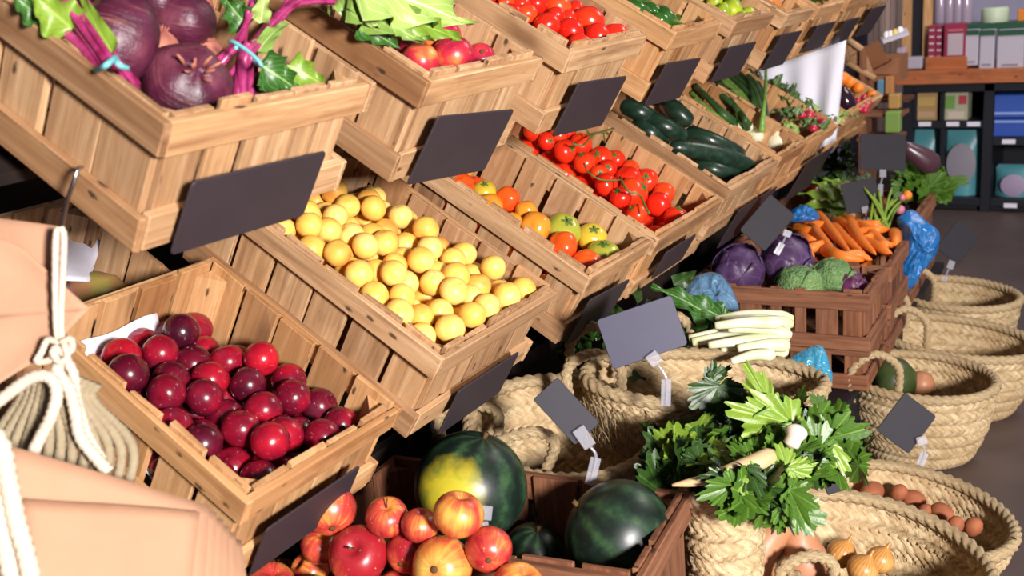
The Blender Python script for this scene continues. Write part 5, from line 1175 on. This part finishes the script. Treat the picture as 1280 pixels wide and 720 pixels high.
V = []; ws = newroot('white_paper', mango_c.pw(105, 330, .05), 'sheet of white wrapping paper behind the mango, next to the hanging string', 'paper sheet')
for i in range(9):
    for j in range(9):
        a, q = i/8, j/8; p = (np.array([62, 350])*(1-a)+np.array([74, 283])*a)*(1-q)+(np.array([112, 352])*(1-a)+np.array([128, 300])*a)*q
        V.append(mango_c.pw(p[0], p[1], .10+.012*math.sin(a*4+q*3)))
b = MB(); b.grid(V, 9, 9); solidify(rel(b.build('sheet', M['paper'], ws), ws), .0008, 0)

# ------------------------------------------------------------------ plastic bags and cloth
def pillow(name, px, d, bulge, mat, label, cat, group=None, crump=.25, rings=10, dfun=None, kind=None):
    """closed crumpled bag from an outline, with real depth both ways"""
    O = np.array([ud(*p, d) for p in spline(list(px)+[px[0]], 8*len(px))])[:-1]; c0 = O.mean(0); n_ = len(O)
    size = np.linalg.norm(O-c0, axis=1).mean(); V = []; ph = nr.uniform(0, 6, 8)
    for side in (1, -1):
        for r in range(rings+1):
            f = r/rings
            for k in range(n_):
                p = c0+(O[k]-c0)*f; a = 2*PI*k/n_
                z = side*bulge*math.sqrt(max(0, 1-f**2.2)); z += crump*bulge*(1-f**4)*(math.sin(a*3+ph[0]+f*5)*.5+math.sin(a*7+ph[1]-f*9)*.35+math.sin(a*11+ph[2]+f*14)*.25)
                V.append(p-CF*z)
    b = MB(); V = np.array(V)-c0; m = (rings+1)*n_; b.grid(V[:m], rings+1, n_, wrap=True); b.grid(V[m:], rings+1, n_, wrap=True)
    o = b.build(name, mat if not isinstance(mat, str) else M[mat]); o.location = c0
    return tag(o, label, cat, group, kind)
pillow('plastic_bag', [(1122,272),(1140,262),(1160,278),(1173,290),(1170,318),(1152,340),(1138,362),(1120,364),(1124,330),(1130,300)], 3.0, .05, 'film_blue', 'bright blue plastic bag hanging at the corner of the carrot crate', 'plastic bag')
pillow('plastic_bag', [(870,345),(890,340),(906,348),(920,372),(922,392),(895,392),(878,382),(856,366)], 2.17, .035, 'film_pale', 'translucent pale blue plastic bag hanging by the cabbage crate corner', 'plastic bag')
pillow('plastic_bag', [(976,456),(1000,440),(1026,432),(1037,455),(1040,478),(1030,500),(1012,494),(992,478)], 2.2, .035, 'film_cyan', 'crumpled cyan plastic bag under the white chard stalk ends', 'plastic bag')
pillow('plastic_bag', [(990,262),(1005,256),(1018,262),(1024,274),(1005,278),(985,276)], 3.05, .03, 'film_blue', 'blue crinkled plastic showing behind the carrot heap', 'plastic bag')
V = []; n1, n2 = 26, 16
for i in range(n1):
    for j in range(n2):
        a, b_ = i/(n1-1), j/(n2-1)
        top = np.array([930, 95])*(1-a)+np.array([1058, 50])*a; bot = np.array([960, 215])*(1-a)+np.array([1045, 176])*a
        q = top*(1-b_)+bot*b_; V.append(uy(q[0], q[1], 3.222+.016*math.sin(a*19+b_*1.5)*(.3+b_)))
b = MB(); b.grid(V, n1, n2); o = b.build('white_cloth', M['cloth']); solidify(o, .001, 0); tag(o, 'white cloth hanging below the top row behind the radish crate', 'cloth')

# ------------------------------------------------------------------ far produce beyond the carrots
hp = [herb_c.pw(u, v, .25) for u, v in ((1030, 235), (1015, 250), (1040, 255), (1060, 240))]
g = newroot('romaine_lettuce', hp[0], 'pale green romaine leaves behind the carrot heap', 'lettuce')
for bs, tp, w in (((1060,255),(998,240),24), ((1058,262),(1000,255),22), ((1050,248),(1015,226),22), ((1062,268),(1020,262),20), ((1066,244),(1030,222),20)):
    mb = MB(); leaf_mb(mb, ud(*bs, 3.3), ud(*tp, 3.32), -CF+CU*.6, w*3.3/FPX, ruffle=.15, nu=14); rel(mb.build('leaf', M['leaf_light'], g), g)
g = newroot('leafy_herb', ud(1150, 222, 3.5), 'bushy green herb with fine leaves under the brown aubergine', 'herb')
clump(g, [ud(u, v, 3.45+.01*((u*7) % 5)) for u, v in ((1138,226),(1146,220),(1156,220),(1168,224),(1150,232),(1165,236),(1176,228),(1140,236),(1155,244),(1144,230),(1128,232))], 9, .05, 'leaf', spread=.022)
g = newroot('leafy_herb', ud(1030, 215, 3.6), 'dark green leaves behind the black slates near the loop handle', 'herb')
clump(g, [ud(u, v, 3.55) for u, v in ((1020,215),(1035,208),(1050,215),(1025,228),(1062,205),(1010,225),(1066,220),(1045,225))], 7, .07, 'leaf_dark', spread=.03, lobed=False)
g = newroot('spring_onion_bunch', ud(1105, 270, 3.1), 'bright green onion tops beside the carrots under the tilted slate', 'spring onions')
for k in range(12):
    b = MB(); a = ud(1085+rnd.uniform(0, 26), 282+rnd.uniform(-6, 6), 3.05); t_ = ud(1078+rnd.uniform(0, 50), 243+rnd.uniform(-10, 18), 3.1); b.tube(spline([a, (a+t_)/2+np.array([0, 0, .01]), t_], 8), [.004]*9 if False else .004, 6); rel(b.build('stalk', M['leaf_light'], g), g)
lathe_thing('aubergine', None, (1150, 196), 0, 15, [(.001, -1.9), (.5, -1.8), (.95, -1.2), (1, -.4), (.8, .6), (.6, 1.4), (.4, 1.9), (.001, 2.)], 'eggplant_brown', 'brown purple aubergine on the herbs beside the upright slate', 'aubergine', None, (-.85, .5, .2), wp=ud(1150, 196, 3.36))
for i, (uv, r, lb) in enumerate((((1016, 238), 6, 'dark red pepper behind the carrots'), ((1034, 238), 5, 'red pepper end beside the dark red one'))):
    lathe_thing('red_pepper', None, uv, 0, r, [(.001, -2.), (.6, -1.8), (1, -.8), (1, .5), (.7, 1.7), (.001, 2.2)], 'pepper_red', lb, 'pepper', None, (1, .05, .1), wp=ud(*uv, 3.42))
for i, (uv, r, m, lb) in enumerate((((1134, 244), 6, 'orange', 'small orange fruit at the herb crate end'), ((1128, 247), 4, 'radicchio', 'pink flower bud next to the small orange fruit'), ((1125, 262), 6, 'radicchio', 'pinkish turnip tip under the green onion tops'))):
    lathe_thing('small_fruit' if i == 0 else 'flower_bud', None, uv, 0, r, sphere_prof(10), m if m != 'radicchio' else colm('pink_bud', 'c87a90'), lb, 'fruit' if i == 0 else 'flower bud', None, (0, 1, .2), wp=ud(*uv, 3.25))
bH, ptH, oH = basket('far straw basket loop handle between the dark leaves and the slates', uz(1050, 232, .45), .085, .08, .24, base=.7, handles=((PI*1.4, .09, 0, .05),), seg=160)
# last crates of the middle row
orc = Crate('wooden crate of oranges, aubergine and radishes at the far end of the middle row', 3.285, .465, -.80, 1.2-.465, m='wood_warm')
for i, (uv, r, lb) in enumerate((((1053, 98), 9, 'orange at the upper end of the far crate'), ((1062, 103), 7, 'orange second from the upper end of the far crate'), ((1073, 110), 7, 'orange in the middle of the far crate'), ((1090, 120), 7, 'orange at the low front of the far crate'), ((1046, 92), 7, 'orange beside the hanging white cloth'))):
    lathe_thing('orange', orc, uv, .13, r, sphere_prof(12, .95, .03), 'orange', lb, 'orange', 'oranges in the far crate', (0, 1, .2))
lathe_thing('aubergine', orc, (1056, 124), .15, 12, [(.001, -1.5), (.5, -1.4), (.95, -.9), (1, -.2), (.8, .6), (.5, 1.2), (.2, 1.4), (.001, 1.45)], 'aubergine', 'glossy black aubergine against the white cloth', 'aubergine', None, (-.4, .9, .2))
q = 0
for uv in ((1072,126),(1077,130),(1080,122),(1083,133),(1075,136),(1070,133),(1081,138),(1086,128)):
    lathe_thing('radish', orc, uv, .14, 4.2, sphere_prof(10, 1.05), 'radish', 'red radish '+['topmost in the clump', 'second from the top', 'at the orange side', 'low on the aisle side', 'low in the middle', 'touching the aubergine', 'lowest of the clump', 'at the aisle side'][q]+' beside the black aubergine', 'radish', 'radishes in the far crate', (.2, -.8, .4)); q += 1
stand2 = newroot('display_stand', (-1.25, 4.55, 0), 'small wooden stand under the cardboard box, beyond the orange crate', 'display stand')
for nm, c_, s_ in (('upper_shelf', (-1.25, 4.55, .66), (.42, .5, .02)), ('post', (-1.30, 4.55, .33), (.04, .04, .65))):
    b = MB(); b.box(c_, s_); rel(b.build(nm, M['wood_old'], stand2, False), stand2)
# pieces on the upper far shelf
bx = newroot('cardboard_box', uy(1085, 72, 4.5), 'open brown cardboard box with a raised flap above the oranges', 'cardboard box')
cb = colm('cardboard', '8a5a3a', .8)
for nm, P4 in (('flap', [(1060,72),(1097,50),(1112,78),(1083,93)]), ('side', [(1083,93),(1112,78),(1124,72),(1122,92)])):
    Q = [uy(*p, 4.42+.05*(k > 1)) for k, p in enumerate(P4)]; b = MB(); b.grid([Q[0], Q[1], Q[3], Q[2]], 2, 2); o = rel(b.build(nm, cb, bx, False), bx); solidify(o, .004, 0)
b = MB(); cc = uy(1102, 84, 4.62); b.box(cc, (.18, .14, .10)); rel(b.build('body', cb, bx, False), bx)
wb = newroot('wicker_tray', uy(1068, 80, 4.46), 'pale wooden tray rim between white cloth and the cardboard flap', 'tray')
for a, c_ in (((1054,50),(1060,78)), ((1054,76),(1094,98)), ((1060,50),(1078,62))):
    b = MB(); P0, P1 = uy(*a, 4.4), uy(*c_, 4.4); b.tube([P0, P1], .012, 6); rel(b.build('rim', M['wood'], wb), wb)
P0, P1, P2, P3 = uy(1053, 47, 4.42), uy(1080, 60, 4.42), uy(1094, 98, 4.42), uy(1054, 78, 4.42); b = MB(); b.grid([P0, P1, P3, P2], 2, 2); o = rel(b.build('panel', M['wood'], wb, False), wb); solidify(o, .006, 1)
et = newroot('egg_tray', uy(1118, 46, 4.8), 'white tray of eggs tilted above the cardboard box', 'egg tray')
b = MB(); Q = [uy(1101, 49, 4.75), uy(1134, 36, 4.75), uy(1136, 42, 4.65), uy(1104, 53, 4.65)]; b.grid([Q[0], Q[1], Q[3], Q[2]], 2, 2); o = rel(b.build('tray', M['paper'], et, False), et); solidify(o, .012, 0)
for i, (u, v) in enumerate(((1108, 44), (1113, 43), (1119, 41), (1125, 38))):
    lathe_thing('egg', None, (u, v), 0, 4.2, sphere_prof(10, 1.2), colm('egg_white', 'efeae4') if i != 2 else colm('egg_yellow', 'e2c864'), ['white egg at the low end of the tray', 'white egg second in the tray', 'yellowish egg third in the tray', 'white egg at the raised end of the tray'][i], 'egg', 'eggs in the tray', (.1, 1, 0), wp=uy(u, v, 4.72))

# ------------------------------------------------------------------ product shelf by the far wall (front plane y = YS)
YS = 5.28
def sx(u, v, y=YS): return uy(u, v, y)
su = newroot('shelf_unit', sx(1230, 262)*np.array([1, 1, 0]), 'black open shelf unit with a wooden counter top along the far wall', 'shelf unit')
zt = sx(1200, 103)[2]; zc = sx(1200, 86)[2]; zl1 = sx(1180, 156)[2]; zr1 = sx(1260, 177)[2]; zb = .06; zlo = sx(1200, 252)[2]
xl = sx(1134, 150)[0]; xm = sx(1234, 180)[0]; xr = xm+(xm-xl)*1.15; dp = .42
def sbox(nm, x0, x1, z0, z1, y0=0., y1=dp, m='shelf_black', root=None):
    b = MB(); b.box(((x0+x1)/2, YS+(y0+y1)/2, (z0+z1)/2), (x1-x0, y1-y0, z1-z0)); return rel(b.build(nm, M[m], root or su, False, .002), root or su)
sbox('counter_top', xl-.06, xr+.05, zt, zc, -.05, dp+.02, 'wood_counter')
th_ = .018
for x, nm in ((xl, 'end_panel'), (xm, 'divider'), (xr, 'end_panel')): sbox(nm, x-.022, x+.022, 0, zt, 0, dp)
for a, b_, z in ((xl, xm, zl1), (xl, xm, zlo), (xm, xr, zr1), (xm, xr, zlo), (xl, xr, zt-.025)): sbox('shelf', a+.022, b_-.022, z-th_, z+th_, 0, dp)
sbox('back_board', xl, xr, 0, zt, dp, dp+.01)
sbox('kick_board', xl+.022, xr-.022, 0, zlo-th_, .04, .06)
for u in (1177,): 
    x = sx(u, 200)[0]; sbox('divider', x-.010, x+.010, zlo+th_, zl1-th_, 0, dp)
for u in (1143, 1177): x = sx(u, 130)[0]; sbox('divider', x-.008, x+.008, zl1+th_, zt-.045, 0, dp)
lp = {1157: 'under the yellow carton', 1191: 'under the green carton', 1217: 'next to the shelf divider'}
for (u, v, lb) in ((1156, 155, 'small white price label under the yellow carton'), (1191, 155, 'small white price label under the green and red carton'), (1217, 155, 'small white price label next to the shelf divider'), (1261, 177, 'small white price label under the blue boxes'), (1263, 257, 'small white price label on the lowest shelf edge')):
    P_ = sx(u, v, YS-.004); b = MB(); b.box((0, 0, 0), (.055, .004, .02)); o = b.build('price_label', M['paper'], None, False); o.location = Vector(P_); tag(o, lb, 'price label', 'shelf price labels')
def carton(px, colr, label, band=None, dep=.12, name='carton', dy=.03, cat='box', patch=None):
    P0, P1 = sx(px[0], px[1], YS+dy), sx(px[2], px[3], YS+dy); w, h = P1[0]-P0[0], P0[2]-P1[2]; zb_ = P1[2]
    r_ = newroot(name, ((P0[0]+P1[0])/2, YS+dy+dep/2, zb_), label, cat)
    b = MB(); b.box((0, 0, h/2), (w, dep, h)); b.build('body', colr, r_, False, .004)
    if band is not None:
        for (a0, a1, b0, b1, m_) in band:
            b = MB(); b.box((-w/2+w*(a0+a1)/2, -dep/2-.0015, h*(b0+b1)/2), (w*(a1-a0), .003, h*(b1-b0))); b.build('printed_panel', m_, r_, False)
    return r_
carton((1145, 116, 1171, 152), colm('carton_yellow', 'a88a5c'), 'yellow brown carton in the upper shelf cell', [(.1, .9, .55, .85, colm('p1', 'c0a060')), (.1, .9, .15, .35, colm('p2', 'b89878'))])
carton((1181, 116, 1209, 152), colm('carton_green', 'a8a890'), 'pale carton with green and red print in the upper shelf cell', [(.05, .45, .45, .9, colm('p3', '6e9a4c')), (.62, .95, .6, .9, colm('p4', 'b04048')), (.15, .85, .1, .35, colm('p5', 'c8b8a8'))])
carton((1130, 116, 1137, 152), colm('carton_yellow', 'a88a5c'), 'yellow carton edge at the end of the shelf', None)
carton((1242, 119, 1290, 147), colm('box_blue', '3458b0'), 'upper bright blue box of the stacked pair', [(.03, 1, .15, .25, colm('p6', '90a8e0'))], .25)
carton((1242, 149, 1290, 171), colm('box_blue2', '2f50a8'), 'lower bright blue box of the stacked pair', [(.03, 1, .8, .92, colm('p6', '90a8e0'))], .25)
def pouch(px, colr, label, patch, dy=.03):
    """soft standing pouch with a printed patch"""
    P0, P1 = sx(px[0], px[1], YS+dy), sx(px[2], px[3], YS+dy); w, h = P1[0]-P0[0], P0[2]-P1[2]; c0 = np.array([(P0[0]+P1[0])/2, YS+dy+.06, P1[2]])
    r_ = newroot('pouch', c0, label, 'pouch'); b = MB(); n = 14
    for sd in (-1, 1):
        V = []
        for i in range(n):
            for j in range(n):
                a, q = i/(n-1)*2-1, j/(n-1); V.append((a*w/2*(1-.04*math.sin(q*PI)), sd*.05*(1-abs(a)**2.5)*(1-q**3), q*h))
        b.grid(V, n, n)
    b.build('body', colr, r_)
    if patch:
        m_, cx, cz, rw, rh = patch; b = MB(); V = [(cx*w, -.062, cz*h)]+[(cx*w+rw*w*math.cos(a), -.052-.012*0, cz*h+rh*h*math.sin(a)) for a in np.linspace(0, 2*PI, 24, endpoint=False)]
        b.add(V, [(0, 1+k, 1+(k+1) % 24) for k in range(24)]); b.build('printed_patch', m_, r_)
    return r_
teal = colm('pouch_teal', '4f8f98', .35)
pouch((1128, 164, 1173, 246), teal, 'teal pouch in the lower cell beside the brown aubergine', None)
pouch((1178, 165, 1224, 246), teal, 'teal pouch with a large grey oval print', (colm('patch_grey', '84808a'), 0, .5, .38, .32))
pouch((1243, 208, 1290, 250), teal, 'short teal pouch with a pinkish oval print on the lower shelf', (colm('patch_pink', '9a8aa4'), .0, .42, .33, .34))
# things on the counter
carton((1156, 72, 1208, 87), M['wood_counter'], 'shallow wooden display tray on the counter', None, .16, 'wooden_tray', -.02, 'tray')
for i, (a, b_, lb) in enumerate(((1160, 1169, 'crimson packet at the end of the row in the wooden tray'), (1170, 1178, 'crimson packet second in the wooden tray row'))):
    carton((a, 32, b_, 73), colm('packet_crimson', '8a2a44'), lb, [(.2, .8, k/5+.03, k/5+.08, colm('p7', 'c8b8c0')) for k in range(5)], .08, 'packet', .02, 'packet')
carton((1180, 30, 1206, 73), colm('packet_crimson', '8a2a44'), 'crimson packet with a big pale window in the wooden tray', [(.2, .9, .1, .72, colm('p8', 'b0a0a8')), (.2, .9, .78, .84, colm('p9', 'c06070'))], .06, 'packet', -.015, 'packet')
for i, (a, b_, lb) in enumerate(((1206, 1222, 'white pouch with dark green top beside the crimson packets'), (1225, 1242, 'white pouch with dark green top in the middle'), (1247, 1279, 'wide white pouch with dark green top by the frame edge'))):
    carton((a, 38, b_, 86 if i else 82), colm('pouch_white', 'b0aab6'), lb, [(0, 1, .86, 1., colm('pouch_green', '1f4a34')), (.2, .8, .1, .13, colm('p10', '6a6878'))], .07, 'pouch', .0, 'pouch')
def tub(u, v0, v1, ru, mat, mat2, label):
    Pb = sx(u, v1, YS+.2); Pt = sx(u, v0, YS+.2); h = Pt[2]-Pb[2]; r = ru*((Pb-EYE)@CF)/FPX; r_ = newroot('tub', Pb, label, 'tub')
    b = MB(); b.lathe([(.001, h*.3), (r*.97, h*.3), (r, h*.35), (r, h*.9), (r*.9, h), (.001, h)], 28); b.build('body', mat, r_); b = MB(); b.lathe([(.001, 0), (r*.93, 0), (r, h*.05), (r, h*.29), (.001, h*.295)], 28); b.build('base', mat2, r_)
tub(1243, 9, 36, 16, colm('tub_pale', 'b6c4a8'), colm('pouch_green', '1f4a34'), 'round pale tub with a dark green base behind the white pouches')
carton((1272, 12, 1290, 32), colm('box_orange', 'd07828'), 'orange box at the frame edge behind the pouches', None, .1, 'carton', .2)
carton((1207, 30, 1290, 39), colm('pouch_green', '1f4a34'), 'long dark green box carrying the pale tub', None, .12, 'carton', .14)
for i, (u, v1) in enumerate(((1175, 30), (1186, 30), (1197, 30), (1207, 30))):
    Pb = sx(u, v1, YS+.22); b = MB(); b.lathe([(.001, 0), (.028, 0), (.03, .01), (.03, .17), (.018, .2), (.018, .23), (.001, .232)], 18); o = b.build('glass_jar', colm('jar_mauve', '9a8a9c', .15)); o.location = Vector(Pb); tag(o, 'mauve glass jar '+['at the chalkboard end', 'second from the chalkboard', 'third from the chalkboard', 'fourth from the chalkboard'][i]+' above the crimson packets', 'jar', 'jars above the packets')
bk = newroot('jar_ledge', sx(1190, 40, YS+.22), 'narrow black ledge carrying the glass jars behind the packets', 'ledge'); z_ = sx(1190, 31, YS+.22)[2]; b = MB(); b.box((sx(1191, 31, YS+.22)[0], YS+.22, (z_+zc)/2), (.24, .10, z_-zc-.002)); rel(b.build('body', M['shelf_black'], bk, False), bk)
cbd = newroot('chalkboard', sx(1146, 80, YS+.1), 'black chalkboard in a wooden frame on the counter end', 'chalkboard')
x0, x1 = sx(1129, 40, YS+.1)[0], sx(1166, 40, YS+.1)[0]; z1 = sx(1146, -30, YS+.1)[2]; z0 = zc+.001
b = MB(); b.box(((x0+x1)/2, YS+.1, (z0+z1)/2), (x1-x0, .012, z1-z0)); rel(b.build('board', M['slate_black'], cbd, False), cbd)
for c_, s_ in ((((x0+.02), YS+.09, (z0+z1)/2), (.04, .025, z1-z0)), (((x1-.02), YS+.09, (z0+z1)/2), (.04, .025, z1-z0)), (((x0+x1)/2, YS+.09, z1-.02), (x1-x0, .024, .04)), (((x0+x1)/2, YS+.09, z0+.02), (x1-x0, .024, .04))):
    b = MB(); b.box(c_, s_); rel(b.build('frame', M['wood_warm'], cbd, False), cbd)
carton((1130, 72, 1152, 86), colm('carton_white2', 'a8a0ac'), 'small white carton in front of the chalkboard', None, .06, 'carton', -.03)
for u0, v0, u1, v1, hx, lb, dy_ in ((1096,100,1104,120,'5a88a0','small blue packet on the far stand below the box',-.75), (1106,96,1116,118,'b07a4a','tan packet beside the small blue one',-.75), (1106,140,1124,166,'7a9a4c','green packet hanging by the orange crate end',-.9), (1120,60,1130,95,'a898a8','pale packet standing at the counter end',-.6), (1110,118,1124,136,'b08a50','yellowish packet below the tan one',-.85)):
    carton((u0, v0, u1, v1), colm('pk'+hx, hx), lb, None, .05, 'packet', dy_, 'packet')
ps = newroot('packet_stand', sx(1112, 262, YS-.72)*np.array([1, 1, 0]), 'narrow brown rack between the orange crate and the counter', 'rack')
xx = sx(1112, 120, YS-.72)[0]
for nm, c_, s_ in (('shelf', (xx, YS-.70, sx(1110, 121, YS-.75)[2]-.014), (.16, .14, .014)), ('shelf', (xx, YS-.80, sx(1116, 138, YS-.85)[2]-.016), (.16, .14, .014)), ('shelf', (xx, YS-.85, sx(1116, 168, YS-.9)[2]-.016), (.16, .16, .014)), ('upright', (xx-.07, YS-.78, .42), (.02, .22, .84))):
    b = MB(); b.box(c_, s_); rel(b.build(nm, M['wood_old'], ps, False), ps)

# ------------------------------------------------------------------ room
def struct(name, c, s, m):
    b = MB(); b.box(c, s); o = b.build(name, M[m], None, False); return tag(o, kind='structure')
struct('floor', (.3, 2.3, -.01), (5.0, 8.6, .02), 'floor')
struct('wall_back', (.3, 6.55, 1.5), (5.0, .1, 3.0), 'wall')
struct('wall_left', (-2.15, 2.3, 1.5), (.1, 8.6, 3.0), 'wall_dark')
pb = newroot('wall_panel', uy(1113, 20, 6.0), 'pale ribbed panel standing by the far wall behind the eggs', 'panel')
xw0, xw1 = uy(1085, 20, 6.2)[0], uy(1128, 20, 6.2)[0]
for k in range(6):
    b = MB(); w = (xw1-xw0)/6; b.box((xw0+w*(k+.5), 6.2+.006*(k % 2), .9), (w*.94, .02, 1.8)); rel(b.build('slat', colm('pale_panel', 'b49a90', .7), pb, False, .002), pb)

for o in protos:
    for ch in list(o.children): bpy.data.objects.remove(ch)
    bpy.data.objects.remove(o)

# ------------------------------------------------------------------ light: a lamp beside and above the viewer, soft room light
def area(name, loc, to, size, power, colr=(1, 1, 1)):
    l = bpy.data.lights.new(name, 'AREA'); l.energy = power; l.shape = 'SQUARE'; l.size = size; l.color = colr
    o = bpy.data.objects.new(name, l); col.objects.link(o); o.location = loc
    o.rotation_euler = (Vector(to)-Vector(loc)).to_track_quat('-Z', 'Y').to_euler(); return o
area('key_lamp', (2.0, -.65, 1.55), (-.8, 1.6, .7), .40, 300, (1, .94, .925))
area('aisle_lamp', (.6, 3.6, 2.7), (-.7, 3.4, .6), .9, 26, (1, .93, .88))
area('counter_lamp', (-.2, 4.6, 2.8), (-.6, 5.6, .7), .8, 22, (.95, .93, 1))
w = bpy.data.worlds.new('world'); sc.world = w; w.use_nodes = True
w.node_tree.nodes['Background'].inputs[0].default_value = (.78, .74, .86, 1); w.node_tree.nodes['Background'].inputs[1].default_value = .13
sc.view_settings.view_transform = 'Standard'; sc.view_settings.look = 'None'; sc.view_settings.gamma = 1; sc.view_settings.exposure = 0
sc.view_settings.use_curve_mapping = False
